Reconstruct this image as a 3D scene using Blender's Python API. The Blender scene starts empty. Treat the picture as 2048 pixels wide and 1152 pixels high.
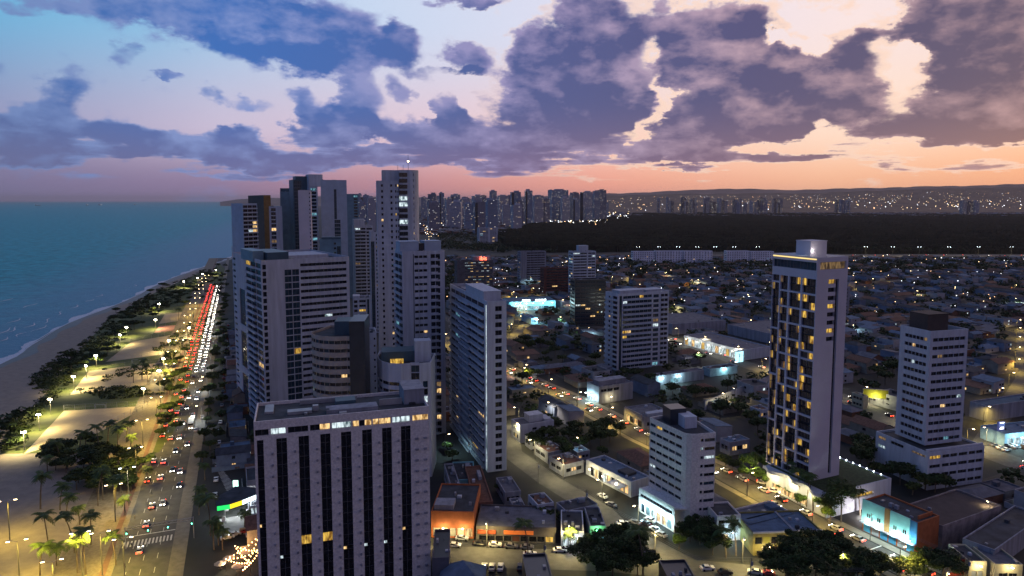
import bpy, bmesh, math, random
import numpy as np
from mathutils import Vector
random.seed(7); rng = np.random.RandomState(5)
S = bpy.context.scene; C = S.collection
R = math.radians
HAZE = True
# ---------------------------------------------------------------- camera
F = 1365.0; H = 110.0; T = math.atan(122.0/F); PY0 = 522.5; CT, ST = math.cos(T), math.sin(T)
cam = bpy.data.cameras.new('camera'); camo = bpy.data.objects.new('camera', cam); C.objects.link(camo)
camo.location = (0, 0, H); camo.rotation_euler = (R(90)-T, 0, 0)
cam.sensor_width = 36; cam.lens = F/2048*36; cam.shift_y = -(576-PY0)/2048; cam.clip_start = 1; cam.clip_end = 300000
S.camera = camo
S.view_settings.view_transform = 'Standard'; S.view_settings.look = 'None'
S.view_settings.exposure = 0.0; S.view_settings.gamma = 1; S.view_settings.use_curve_mapping = False
S.cycles.use_denoising = True
S.cycles.max_bounces = 4; S.cycles.diffuse_bounces = 2; S.cycles.glossy_bounces = 2
S.cycles.transmission_bounces = 2; S.cycles.volume_bounces = 0; S.cycles.transparent_max_bounces = 6
S.cycles.sample_clamp_indirect = 2.0; S.cycles.caustics_reflective = False; S.cycles.caustics_refractive = False
# ---- measuring from the photograph (2048 x 1152 pixels) to the ground
def ray(px, py):
    u = (px-1024)/F; v = (py-PY0)/F
    return (u, CT-v*ST, -ST-v*CT)
def G(px, py, z=0.0):
    d = ray(px, py); s = (z-H)/d[2]; return (d[0]*s, d[1]*s)
def atY(px, py, Y):
    d = ray(px, py); s = Y/d[1]; return (d[0]*s, Y, H+d[2]*s)
def PX(x, y, z=0.0):
    a = y*CT-(z-H)*ST; b = y*ST+(z-H)*CT
    return (1024+F*x/max(a, .1), PY0-F*b/max(a, .1))
def lin(c):
    return tuple(((v/255.0+0.055)/1.055)**2.4 if v > 10 else v/255.0/12.92 for v in c)
# ---------------------------------------------------------------- world
W = bpy.data.worlds.new('World'); S.world = W; W.use_nodes = True
def build_world():
    nt = W.node_tree; N = nt.nodes; L = nt.links; N.clear()
    def nd(t, **k):
        n = N.new(t)
        for a, b in k.items(): setattr(n, a, b)
        return n
    def val(s, i, v):
        if isinstance(v, (int, float)): s.inputs[i].default_value = v
        elif isinstance(v, tuple): s.inputs[i].default_value = v
        else: L.new(v, s.inputs[i])
    def M(op, a, b=0.0, c=None):
        n = nd('ShaderNodeMath', operation=op); val(n, 0, a); val(n, 1, b)
        if c is not None: val(n, 2, c)
        return n.outputs[0]
    def V(op, a, b=(0, 0, 0)):
        n = nd('ShaderNodeVectorMath', operation=op); val(n, 0, a); val(n, 1, b)
        return n
    def ss(x, a, b, lo=0.0, hi=1.0):
        n = nd('ShaderNodeMapRange', interpolation_type='SMOOTHSTEP')
        val(n, 0, x); val(n, 1, a); val(n, 2, b); val(n, 3, lo); val(n, 4, hi); return n.outputs[0]
    def mix(f, a, b, bt='MIX'):
        n = nd('ShaderNodeMix', data_type='RGBA', blend_type=bt)
        val(n, 0, f)
        for i, v in ((6, a), (7, b)):
            if isinstance(v, tuple): n.inputs[i].default_value = v+(1,) if len(v) == 3 else v
            else: L.new(v, n.inputs[i])
        return n.outputs[2]
    def ramp(x, stops):
        n = nd('ShaderNodeValToRGB'); val(n, 0, x); e = n.color_ramp.elements
        while len(e) > 1: e.remove(e[-1])
        e[0].position = stops[0][0]; e[0].color = lin(stops[0][1])+(1,)
        for p, c in stops[1:]:
            q = e.new(p); q.color = lin(c)+(1,)
        return n.outputs[0]
    tc = nd('ShaderNodeTexCoord'); D = V('NORMALIZE', tc.outputs['Generated']).outputs[0]
    sp = nd('ShaderNodeSeparateXYZ'); L.new(D, sp.inputs[0])
    az = M('ARCTAN2', sp.outputs[0], sp.outputs[1])      # 0 ahead, + right (radians)
    el = M('ARCSINE', sp.outputs[2])
    # domain: azimuth -pi..pi -> 0..1
    t = M('MULTIPLY_ADD', az, 1/(2*math.pi), 0.5)
    def A(px): return math.atan((px-1024)/F)/(2*math.pi)+0.5
    hor = ramp(t, [(0, (84, 80, 120)), (.3, (90, 90, 135)), (A(0), (122, 118, 156)), (A(450), (148, 128, 164)), (A(800), (200, 142, 152)),
                   (A(1200), (248, 168, 148)), (A(1650), (255, 192, 156)), (A(2048), (250, 180, 140)), (.72, (150, 100, 100)), (.85, (90, 70, 95)), (1, (70, 60, 95))])
    low = ramp(t, [(0, (84, 92, 150)), (.3, (95, 118, 172)), (A(0), (150, 150, 190)), (A(450), (205, 190, 215)), (A(900), (232, 200, 212)),
                   (A(1300), (255, 214, 196)), (A(1750), (255, 224, 204)), (A(2048), (255, 212, 182)), (.72, (150, 115, 125)), (.85, (85, 75, 115)), (1, (66, 66, 112))])
    top = ramp(t, [(0, (80, 96, 160)), (.3, (86, 130, 190)), (A(0), (104, 178, 220)), (A(300), (134, 190, 228)), (A(700), (196, 214, 240)),
                   (A(1200), (226, 222, 240)), (A(1700), (250, 228, 226)), (A(2048), (240, 220, 222)), (.72, (130, 125, 160)), (.85, (86, 96, 155)), (1, (80, 96, 160))])
    sky = mix(ss(el, 0.015, 0.10), hor, low); sky = mix(ss(el, 0.07, 0.25), sky, top)
    sky = mix(ss(el, 0.45, 1.3), sky, lin((62, 92, 150)))
    # ---- cloud field
    st = V('MULTIPLY', D, (1.0, 1.0, 1.9)).outputs[0]
    n1 = nd('ShaderNodeTexNoise'); val(n1, 0, st); n1.inputs['Scale'].default_value = 5.5; n1.inputs['Detail'].default_value = 9; n1.inputs['Roughness'].default_value = .56; n1.inputs['Distortion'].default_value = .25
    n2 = nd('ShaderNodeTexNoise'); val(n2, 0, V('ADD', st, (3.1, 7.7, 1.3)).outputs[0]); n2.inputs['Scale'].default_value = 17; n2.inputs['Detail'].default_value = 8; n2.inputs['Roughness'].default_value = .6
    n3 = nd('ShaderNodeTexNoise'); val(n3, 0, V('ADD', st, (9.1, 2.7, 5.3)).outputs[0]); n3.inputs['Scale'].default_value = 9; n3.inputs['Detail'].default_value = 6; n3.inputs['Roughness'].default_value = .55
    cmb = nd('ShaderNodeCombineXYZ'); L.new(az, cmb.inputs[0]); L.new(el, cmb.inputs[1])
    w1 = V('SUBTRACT', n1.outputs['Color'], (.5, .5, .5)).outputs[0]
    w2 = V('SUBTRACT', n2.outputs['Color'], (.5, .5, .5)).outputs[0]
    P = V('ADD', cmb.outputs[0], V('MULTIPLY', w1, (.13, .085, 0)).outputs[0]).outputs[0]
    P = V('ADD', P, V('MULTIPLY', w2, (.065, .05, 0)).outputs[0]).outputs[0]
    def ae(px, py):
        d = ray(px, py); q = math.sqrt(d[0]**2+d[1]**2); return (math.atan2(d[0], d[1]), math.atan2(d[2], q))
    blobs = BLOBS
    acc = None; hva = None
    for (cx, cy, rx, ry, w) in blobs:
        a, e = ae(cx, cy); a2, _ = ae(cx+rx, cy); _, e2 = ae(cx, cy-ry)
        q = V('MULTIPLY', V('SUBTRACT', P, (a, e, 0)).outputs[0], (1/(a2-a), 1/(e2-e), 0)).outputs[0]
        dt = V('DOT_PRODUCT', q, q).outputs['Value']
        g = M('MULTIPLY', M('EXPONENT', M('MULTIPLY', M('MULTIPLY', dt, dt), -.75)), w)
        acc = g if acc is None else M('ADD', acc, g)
        if w > .6:
            sy = nd('ShaderNodeSeparateXYZ'); L.new(q, sy.inputs[0]); hq = M('MULTIPLY', g, sy.outputs[1]); hva = hq if hva is None else M('ADD', hva, hq)
    # generic broken cloud everywhere outside the photographed window
    gen = ss(n1.outputs[0], .45, .62)
    out = M('MAXIMUM', ss(M('ABSOLUTE', az), .68, .85), ss(el, .34, .45))
    acc = M('ADD', acc, M('MULTIPLY', gen, M('MULTIPLY', out, .9)))
    nz = M('MULTIPLY_ADD', n2.outputs[0], 1.5, M('MULTIPLY_ADD', n3.outputs[0], 1.5, -1.5))
    # thin stratus streaks low over the horizon
    s4 = nd('ShaderNodeTexNoise'); val(s4, 0, V('MULTIPLY', D, (3.0, 3.0, 34.0)).outputs[0]); s4.inputs['Scale'].default_value = 2.2; s4.inputs['Detail'].default_value = 7; s4.inputs['Roughness'].default_value = .6
    low_ = M('MULTIPLY', ss(el, .015, .045), ss(el, .11, .06))
    acc = M('ADD', acc, M('MULTIPLY', M('MULTIPLY_ADD', s4.outputs[0], 4.2, -1.95), low_))
    n5 = nd('ShaderNodeTexNoise'); val(n5, 0, V('ADD', st, (9.1+.022, 2.7+.0, 5.3+.042)).outputs[0]); n5.inputs['Scale'].default_value = 9; n5.inputs['Detail'].default_value = 6; n5.inputs['Roughness'].default_value = .55
    n6 = nd('ShaderNodeTexNoise'); val(n6, 0, V('ADD', st, (3.1+.012, 7.7, 1.3+.022)).outputs[0]); n6.inputs['Scale'].default_value = 17; n6.inputs['Detail'].default_value = 8; n6.inputs['Roughness'].default_value = .6
    hv = M('MINIMUM', M('MAXIMUM', M('DIVIDE', hva, M('ADD', acc, .3)), -1.0), 1.0)
    shd = M('ADD', M('MULTIPLY', hv, .34), M('ADD', M('MULTIPLY', M('SUBTRACT', n3.outputs[0], n5.outputs[0]), 3.6), M('MULTIPLY', M('SUBTRACT', n2.outputs[0], n6.outputs[0]), 2.4)))
    dens = M('ADD', acc, nz)
    alpha = ss(dens, .18, .74); core = ss(dens, .34, 1.15)
    ec = ramp(t, [(0, (92, 96, 146)), (.3, (96, 114, 168)), (A(0), (108, 134, 188)), (A(500), (132, 150, 206)), (A(1000), (150, 142, 188)), (A(1500), (182, 152, 168)), (A(2048), (170, 138, 146)), (.72, (130, 105, 120)), (1, (84, 84, 130))])
    cc = ramp(t, [(0, (50, 56, 100)), (.3, (56, 78, 130)), (A(0), (70, 108, 172)), (A(450), (58, 108, 184)), (A(800), (68, 100, 168)), (A(1050), (78, 88, 144)), (A(1500), (80, 76, 120)), (A(2048), (88, 78, 106)), (.72, (80, 70, 95)), (1, (50, 56, 100))])
    cl = ramp(t, [(0, (60, 60, 100)), (.3, (70, 78, 120)), (A(0), (104, 108, 150)), (A(500), (112, 110, 156)), (A(1000), (124, 106, 146)), (A(1500), (136, 108, 130)), (A(2048), (150, 118, 122)), (.72, (100, 80, 95)), (1, (60, 60, 100))])
    cc = mix(ss(el, .03, .15, .8, 0.0), cc, cl)
    bil = ss(M('MULTIPLY_ADD', n3.outputs[0], .55, M('MULTIPLY', n2.outputs[0], .45)), .40, .60)
    body = mix(M('MAXIMUM', M('MINIMUM', M('SUBTRACT', M('MULTIPLY', core, M('MULTIPLY_ADD', bil, .35, .72)), shd), 1.0), 0.0), ec, cc)
    cloud = mix(alpha, sky, body)
    # bright silver rims towards the set sun (right)
    rim = M('MULTIPLY', M('MULTIPLY', ss(dens, .14, .34), ss(dens, .62, .36)), ss(az, -.15, .25))
    cloud = mix(M('MULTIPLY', rim, .8), cloud, lin((255, 220, 200)))
    ns = nd('ShaderNodeTexSky', sky_type='NISHITA', sun_disc=False); ns.sun_elevation = R(1.0); ns.sun_rotation = R(55)
    fin = mix(0.02, cloud, ns.outputs[0], 'ADD')
    # below the horizon: dim
    fin = mix(ss(el, -.05, -.005), lin((30, 32, 45)), fin)
    bg = nd('ShaderNodeBackground'); L.new(fin, bg.inputs[0]); bg.inputs[1].default_value = 1.0
    o = nd('ShaderNodeOutputWorld'); L.new(bg.outputs[0], o.inputs[0])
BLOBS = [
 (400, 20, 210, 60, 1.0), (570, 60, 190, 80, 1.1), (700, 105, 85, 45, 1.0), (610, 100, 110, 45, .8), (250, 10, 60, 30, .5), (40, 10, 90, 20, .55),
 (140, 170, 45, 45, .75), (110, 250, 130, 45, 1.0), (20, 280, 90, 40, .9), (270, 265, 70, 38, .9), (215, 100, 45, 22, .6), (10, 130, 40, 30, .5),
 (430, 290, 110, 26, .9), (500, 292, 55, 36, .9), (330, 300, 90, 20, .8), (120, 310, 170, 16, .7), (312, 158, 36, 8, .7), (425, 188, 28, 18, .6), (500, 197, 50, 14, .5),
 (822, 90, 48, 44, .95), (790, 50, 22, 18, .5), (938, 115, 34, 32, .8), (900, 140, 60, 12, .5),
 (720, 215, 48, 62, .9), (625, 215, 30, 28, .75), (660, 255, 85, 34, 1.0), (875, 225, 55, 48, 1.05), (805, 170, 26, 24, .6), (860, 270, 110, 30, .95), (760, 300, 170, 24, .8), (640, 320, 130, 16, .7),
 (1060, 90, 45, 60, .8), (1110, 150, 120, 70, 1.0), (1190, 50, 85, 95, 1.1), (1120, 240, 160, 55, 1.1), (1240, 190, 60, 60, .9), (1040, 290, 150, 26, .9),
 (1400, 70, 118, 70, 1.15), (1345, 120, 45, 50, .8), (1400, 240, 120, 70, 1.1), (1500, 150, 110, 55, 1.0), (1520, 60, 50, 45, .7), (1650, 150, 95, 75, 1.2), (1600, 215, 150, 50, 1.1), (1720, 200, 80, 40, .8), (1300, 300, 110, 16, .8),
 (1860, 40, 80, 80, 1.0), (1960, 60, 130, 110, 1.1), (1990, 160, 130, 90, 1.1), (1930, 240, 160, 38, 1.2), (2040, 250, 90, 40, .8), (1780, 265, 90, 16, .6),
 (1200, 318, 170, 12, .7), (1420, 300, 80, 16, .6), (1560, 262, 60, 18, .7), (1530, 305, 60, 10, .6), (1340, 338, 60, 7, .6), (1880, 285, 60, 8, .6), (1620, 300, 90, 8, .5), (900, 335, 200, 9, .55), (480, 345, 120, 8, .5), (1710, 60, 40, 18, .6), (935, 4, 55, 12, .8), (1780, 55, 30, 20, .5),
 (1792, 120, 20, 44, -1.0), (1310, 205, 15, 42, -.8), (1560, 95, 16, 26, -.6), (1480, 288, 60, 14, -.9), (1655, 275, 40, 10, -.8), (560, 262, 26, 26, -.8), (930, 200, 16, 40, -.8), (350, 240, 50, 16, -.6), (1290, 250, 14, 30, -.7), (1590, 90, 40, 14, -.7), (1645, 248, 22, 12, -.7), (830, 200, 12, 30, -.6), (735, 293, 45, 8, -.7), (1275, 300, 16, 16, -.7)]
build_world()
sun = bpy.data.lights.new('sun', 'SUN'); suno = bpy.data.objects.new('sun', sun); C.objects.link(suno)
sun.energy = 0.35; sun.angle = R(12); sun.color = (1, .72, .58)
suno.rotation_euler = Vector((-math.sin(R(62)), -math.cos(R(62)), -.14)).to_track_quat('-Z', 'Y').to_euler()
# ---------------------------------------------------------------- helpers
MATS = {}
def mat(name, col, rough=.85, var=.25, scale=.35, metal=0.0, emit=0.0, ecol=None, spec=.3, bump=0.0, coord='Object', col2=None, sample=False, streak=False):
    if name in MATS: return MATS[name]
    m = bpy.data.materials.new(name); m.use_nodes = True; nt = m.node_tree; b = nt.nodes['Principled BSDF']
    b.inputs['Roughness'].default_value = rough; b.inputs['Metallic'].default_value = metal
    b.inputs['Specular IOR Level'].default_value = spec
    tc = nt.nodes.new('ShaderNodeTexCoord'); no = nt.nodes.new('ShaderNodeTexNoise')
    no.inputs['Scale'].default_value = scale; no.inputs['Detail'].default_value = 5; no.inputs['Roughness'].default_value = .6
    if streak:
        mp = nt.nodes.new('ShaderNodeMapping'); mp.inputs['Scale'].default_value = (1, 1, .10); nt.links.new(tc.outputs[coord], mp.inputs[0]); nt.links.new(mp.outputs[0], no.inputs[0])
    else: nt.links.new(tc.outputs[coord], no.inputs[0])
    cr = nt.nodes.new('ShaderNodeValToRGB'); e = cr.color_ramp.elements
    e[0].position = .3; e[1].position = .7
    c2 = col2 or tuple(min(1, c*(1+var)) for c in col)
    e[0].color = tuple(c*(1-var) for c in col)+(1,) if not col2 else tuple(col)+(1,)
    e[1].color = tuple(c2)+(1,)
    nt.links.new(no.outputs[0], cr.inputs[0]); nt.links.new(cr.outputs[0], b.inputs['Base Color'])
    if bump:
        bp = nt.nodes.new('ShaderNodeBump'); bp.inputs['Strength'].default_value = bump; bp.inputs['Distance'].default_value = .3
        nt.links.new(no.outputs[0], bp.inputs['Height']); nt.links.new(bp.outputs[0], b.inputs['Normal'])
    if emit:
        b.inputs['Emission Color'].default_value = tuple(ecol or col)+(1,); b.inputs['Emission Strength'].default_value = emit
    m.cycles.emission_sampling = 'AUTO' if sample else 'NONE'
    MATS[name] = m; return m
def lit_mat(name, c1, c2, s):
    """a lit room behind a pane: curtains and furniture make it uneven"""
    m = mat(name, (.05, .05, .05), rough=.3, spec=.5)
    nt = m.node_tree; b = nt.nodes['Principled BSDF']
    tc = nt.nodes.new('ShaderNodeTexCoord'); w = nt.nodes.new('ShaderNodeTexNoise'); w.inputs['Scale'].default_value = 1.1; w.inputs['Detail'].default_value = 3
    mp = nt.nodes.new('ShaderNodeMapping'); mp.inputs['Scale'].default_value = (1, 1, .35)
    nt.links.new(tc.outputs['Object'], mp.inputs[0]); nt.links.new(mp.outputs[0], w.inputs[0])
    cr = nt.nodes.new('ShaderNodeValToRGB'); e = cr.color_ramp.elements; e[0].position = .38; e[1].position = .6
    e[0].color = tuple(c*.25 for c in c2)+(1,); e[1].color = tuple(c1)+(1,)
    nt.links.new(w.outputs[0], cr.inputs[0]); nt.links.new(cr.outputs[0], b.inputs['Emission Color']); b.inputs['Emission Strength'].default_value = s
    return m
WHITE = mat('white_render', (.47, .50, .56), var=.16, scale=.7, streak=True)
WHITE2 = mat('pale_render', (.42, .45, .51), var=.20, scale=.6, streak=True)
GREY = mat('grey_concrete', (.24, .25, .29), var=.3, scale=.5, streak=True)
BLUEW = mat('blue_white_render', (.36, .43, .52), var=.12, scale=.2)
TEALW = mat('teal_cladding', (.14, .24, .30), var=.2, scale=.2, rough=.5)
TEALD = mat('dark_teal_cladding', (.055, .105, .14), var=.25, scale=.15, rough=.45)
BROWN = mat('brown_tiles', (.36, .32, .28), var=.2, scale=.4)
BROWND = mat('dark_brown_cladding', (.07, .055, .05), var=.2)
OCHRE = mat('ochre_cladding', (.30, .17, .06), var=.2)
LITD = lit_mat('dim_lit_crown', (1, .62, .26), (.7, .4, .15), .22)
MAUVE = mat('mauve_render', (.56, .53, .58), var=.07, scale=.1)
STONE = mat('speckled_stone_cladding', (.64, .60, .58), var=.22, scale=1.6, bump=.3)
REDB = mat('red_brown_cladding', (.13, .05, .04), var=.2)
DARK = mat('dark_glass_cladding', (.02, .025, .035), rough=.3, var=.3, spec=.6)
ROOFD = mat('dark_roof_felt', (.045, .05, .06), var=.5, scale=.25)
ROOFG = mat('grey_roof_sheet', (.11, .115, .14), var=.35, scale=.4)
ROOFB = mat('blue_grey_roof_sheet', (.09, .14, .21), var=.3, scale=.4)
ROOFT = mat('clay_tile_roof', (.13, .065, .045), var=.4, scale=1.0)
ORANGE = mat('orange_painted_wall', (.36, .11, .04), var=.2, scale=.6)
TEALP = mat('turquoise_painted_wall', (.25, .60, .56), var=.12, scale=.4)
BLUEP = mat('blue_painted_wall', (.05, .25, .45), var=.15)
GLASS = mat('window_glass', (.012, .014, .020), rough=.12, var=.5, scale=.8, spec=.6)
GLASS2 = mat('bluish_window_glass', (.02, .045, .065), rough=.15, var=.5, scale=.6, spec=.6)
FRAME = mat('window_frame_metal', (.12, .12, .13), rough=.5, var=.1)
LITW = lit_mat('lit_room_warm', (1, .66, .28), (.8, .4, .1), 1.3)
LITY = lit_mat('lit_room_yellow', (1, .62, .10), (.8, .35, .03), .9)
LITC = lit_mat('lit_room_cool', (.80, .95, 1), (.3, .5, .55), 1.1)
LITT = lit_mat('lit_room_teal', (.25, .62, .75), (.1, .3, .4), .8)
BULBY = mat('sodium_bulb', (1, .8, .45), emit=26, ecol=(1, .72, .36))
BULBW = mat('white_bulb', (1, 1, 1), emit=26, ecol=(.8, .95, 1))
BULBF = mat('floodlight_lens', (1, 1, .9), emit=60, ecol=(1, .88, .62))
HEADL = mat('headlamp_glow', (1, 1, 1), emit=14, ecol=(1, .93, .8))
TAILL = mat('tail_lamp_glow', (1, .05, .02), emit=9, ecol=(1, .05, .02))
STEEL = mat('galvanised_steel', (.35, .35, .36), rough=.5, var=.2, metal=.3)
CONC = mat('pole_concrete', (.13, .125, .115), var=.2)
BARK = mat('palm_bark', (.12, .095, .07), var=.3, scale=2)
LEAFM = [mat('foliage_deep', (.026, .042, .014), var=.5, scale=.8, rough=.7), mat('foliage_mid', (.045, .07, .02), var=.5, scale=.8, rough=.7),
         mat('foliage_olive', (.05, .065, .018), var=.5, scale=.8, rough=.7), mat('foliage_bright', (.07, .12, .022), var=.4, scale=.8, rough=.7)]
PALML = mat('palm_frond_green', (.055, .085, .022), var=.5, scale=.6, rough=.6)
for _m in (LEAFM+[PALML]):
    _b = _m.node_tree.nodes['Principled BSDF']; _b.inputs['Specular IOR Level'].default_value = .15
class MB:
    def __init__(s): s.v = []; s.f = []; s.m = []; s.uv = None
    def quad(s, a, b, c, d, m=0):
        n = len(s.v); s.v += [a, b, c, d]; s.f.append((n, n+1, n+2, n+3)); s.m.append(m)
    def tri(s, a, b, c, m=0):
        n = len(s.v); s.v += [a, b, c]; s.f.append((n, n+1, n+2)); s.m.append(m)
    def prism(s, poly, z0, z1, m=0, mt=None, bottom=True):
        """poly counter-clockwise [(x,y)]"""
        k = len(poly); n = len(s.v)
        s.v += [(x, y, z0) for x, y in poly]+[(x, y, z1) for x, y in poly]
        for i in range(k):
            j = (i+1) % k; s.f.append((n+i, n+j, n+k+j, n+k+i)); s.m.append(m)
        s.f.append(tuple(n+k+i for i in range(k))); s.m.append(m if mt is None else mt)
        if bottom: s.f.append(tuple(n+k-1-i for i in range(k))); s.m.append(m)
    def box(s, c, e1, a0, a1, b0, b1, z0, z1, m=0, mt=None):
        e2 = (-e1[1], e1[0])
        p = [(c[0]+e1[0]*a+e2[0]*b, c[1]+e1[1]*a+e2[1]*b) for a, b in ((a0, b0), (a1, b0), (a1, b1), (a0, b1))]
        s.prism(p, z0, z1, m, mt)
    def tube(s, p0, p1, r0, r1=None, n=6, m=0, cap=True):
        r1 = r0 if r1 is None else r1
        p0 = Vector(p0); p1 = Vector(p1); d = (p1-p0).normalized()
        a = d.orthogonal().normalized(); b = d.cross(a); k = len(s.v)
        for p, r in ((p0, r0), (p1, r1)):
            for i in range(n):
                t = 2*math.pi*i/n; q = p+a*(r*math.cos(t))+b*(r*math.sin(t)); s.v.append(tuple(q))
        for i in range(n):
            j = (i+1) % n; s.f.append((k+i, k+j, k+n+j, k+n+i)); s.m.append(m)
        if cap:
            s.f.append(tuple(k+n+i for i in range(n))); s.m.append(m)
            s.f.append(tuple(k+n-1-i for i in range(n))); s.m.append(m)
    def build(s, name, mats, parent=None, loc=None):
        me = bpy.data.meshes.new(name); me.from_pydata(s.v, [], s.f)
        if not isinstance(mats, (list, tuple)): mats = [mats]
        for m in mats: me.materials.append(m)
        if len(mats) > 1: me.polygons.foreach_set('material_index', s.m)
        me.update(); o = bpy.data.objects.new(name, me); C.objects.link(o)
        if parent: o.parent = parent
        if loc: o.location = loc
        return o
def tag(o, label=None, cat=None, group=None, kind=None):
    if label: o['label'] = label
    if cat: o['category'] = cat
    if group: o['group'] = group
    if kind: o['kind'] = kind
    return o
def thing(name, label, cat, loc=(0, 0, 0), rz=0, group=None):
    o = bpy.data.objects.new(name, None); C.objects.link(o); o.location = loc; o.rotation_euler = (0, 0, rz)
    o.empty_display_size = 1
    return tag(o, label, cat, group)
KIDS = {}
def freeze(root):
    """remember the tree of a prototype so it can be copied without scanning the scene"""
    def kids(o): return [(c, kids(c)) for c in C.objects if c.parent == o]
    KIDS[root.name] = kids(root); return root
USED = set()
def dup(root, loc, rz=0, sc=(1, 1, 1), label=None, group=None, parts=True, tint=None):
    first = root.name not in USED
    if first and parts:
        USED.add(root.name); r = root
    else:
        r = root.copy(); C.objects.link(r)
    r.location = loc; r.rotation_euler = (0, 0, rz); r.scale = sc
    if label: r['label'] = label
    if group: r['group'] = group
    if not (first and parts):
        def cp(lst, par):
            for c, sub in lst:
                if parts is False and c.name.split('.')[0] not in ('wall', 'roof', 'body', 'crown', 'trunk', 'pole', 'lamp_head', 'arm'): continue
                d = c.copy(); C.objects.link(d); d.parent = par; cp(sub, d)
        cp(KIDS[root.name], r)
    return r
ORDW = ['nearest', 'second', 'third', 'fourth', 'fifth', 'sixth', 'seventh', 'eighth', 'ninth', 'tenth']
def nth(i):
    if i < 10: return ORDW[i]
    k = i+1; return '%d%s' % (k, 'th' if 10 < k % 100 < 14 else {1: 'st', 2: 'nd', 3: 'rd'}.get(k % 10, 'th'))
def point_light(loc, power, col, radius=.4, parent=None, spot=None):
    l = bpy.data.lights.new('light', 'SPOT' if spot else 'POINT'); l.energy = power*MUL[0]; l.color = col; l.shadow_soft_size = radius
    if spot: l.spot_size = spot; l.spot_blend = .6
    o = bpy.data.objects.new('light', l); C.objects.link(o)
    if parent: o.parent = parent
    o.location = loc; return o
MUL = [3.0]
SODIUM = (1, .68, .14); WARM = (1, .82, .42); COOL = (.55, .92, 1)
RES = []   # reserved discs (x, y, r)
def free(x, y, r):
    for a, b, c in RES:
        if (a-x)**2+(b-y)**2 < (c+r)**2: return False
    return True
def reserve_line(p, q, w):
    n = int(math.dist(p, q)/max(w*.7, 1))+1
    for i in range(n+1): RES.append((p[0]+(q[0]-p[0])*i/n, p[1]+(q[1]-p[1])*i/n, w))
def sheet(name, poly, z, m, kind='structure'):
    a = sum(poly[i][0]*poly[(i+1) % len(poly)][1]-poly[(i+1) % len(poly)][0]*poly[i][1] for i in range(len(poly)))
    if a < 0: poly = poly[::-1]
    b = MB(); b.v = [(x, y, z) for x, y in poly]; b.f = [tuple(range(len(poly)))]; b.m = [0]
    return tag(b.build(name, m), kind=kind)
def strip_poly(pts, w):
    Lp = []; Rp = []
    for i, p in enumerate(pts):
        a = pts[max(i-1, 0)]; b = pts[min(i+1, len(pts)-1)]
        d = Vector((b[0]-a[0], b[1]-a[1])).normalized(); ww = w[i] if isinstance(w, (list, tuple)) else w
        Lp.append((p[0]-d.y*ww/2, p[1]+d.x*ww/2)); Rp.append((p[0]+d.y*ww/2, p[1]-d.x*ww/2))
    return Lp+Rp[::-1]
# ---------------------------------------------------------------- facade building kit
def facade(wall, p0, p1, z0, z1, rects, depth=.35, m=0):
    """skin with real openings; p0 left, p1 right as seen from outside; rects (u0,u1,z0,z1) metres"""
    L = math.dist(p0, p1); d = ((p1[0]-p0[0])/L, (p1[1]-p0[1])/L); n = (d[1], -d[0])
    def pt(u, z, o=0.0): return (p0[0]+d[0]*u+n[0]*o, p0[1]+d[1]*u+n[1]*o, z)
    zs = sorted({round(v, 3) for r in rects for v in (r[2], r[3])}|{z0, z1})
    for a, b in zip(zs[:-1], zs[1:]):
        if b-a < .001: continue
        mid = (a+b)/2
        row = sorted((r[0], r[1]) for r in rects if r[2]-1e-3 < mid < r[3]+1e-3)
        u = 0.0
        for x0, x1 in row+[(L, L)]:
            if x0 > u+.001: wall.quad(pt(u, a), pt(x0, a), pt(x0, b), pt(u, b), m)
            u = max(u, x1)
    for u0, u1, a, b in rects:
        wall.quad(pt(u0, a), pt(u1, a), pt(u1, a, -depth), pt(u0, a, -depth), m)
        wall.quad(pt(u0, b, -depth), pt(u1, b, -depth), pt(u1, b), pt(u0, b), m)
        wall.quad(pt(u0, a), pt(u0, a, -depth), pt(u0, b, -depth), pt(u0, b), m)
        wall.quad(pt(u1, a, -depth), pt(u1, a), pt(u1, b), pt(u1, b, -depth), m)
    return pt
def pane(mb, pt, r, depth, mull=1.6, zb=None, m0=0, m1=1):
    u0, u1, a, b = r; o = -depth+.01
    mb.quad(pt(u0, a, o), pt(u1, a, o), pt(u1, b, o), pt(u0, b, o), m0)
    k = max(1, round((u1-u0)/mull)); t = .05
    us = [u0+(u1-u0)*i/k for i in range(k+1)]
    for u in us:
        x0 = max(u0, u-t); x1 = min(u1, u+t); q = o+.08
        mb.quad(pt(x0, a, q), pt(x1, a, q), pt(x1, b, q), pt(x0, b, q), m1)
        mb.quad(pt(x0, a, o), pt(x0, a, q), pt(x0, b, q), pt(x0, b, o), m1)
        mb.quad(pt(x1, a, q), pt(x1, a, o), pt(x1, b, o), pt(x1, b, q), m1)
    q = o+.08
    for zz in ([a, b-.1] if zb is None else [a, b-.1]+list(zb)):
        mb.quad(pt(u0, zz, q), pt(u1, zz, q), pt(u1, zz+.1, q), pt(u0, zz+.1, q), m1)
LITSET = [LITW, LITY, LITC, LITT, LITD]
def solve_len(M0, e, z, xt, tmax=150):
    s0 = PX(M0[0], M0[1], z)[0] - xt; a, b = 0.0, tmax
    if (PX(M0[0]+e[0]*b, M0[1]+e[1]*b, z)[0]-xt)*s0 > 0: return None
    for _ in range(40):
        c = (a+b)/2
        if (PX(M0[0]+e[0]*c, M0[1]+e[1]*c, z)[0]-xt)*s0 > 0: a = c
        else: b = c
    return a
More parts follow.
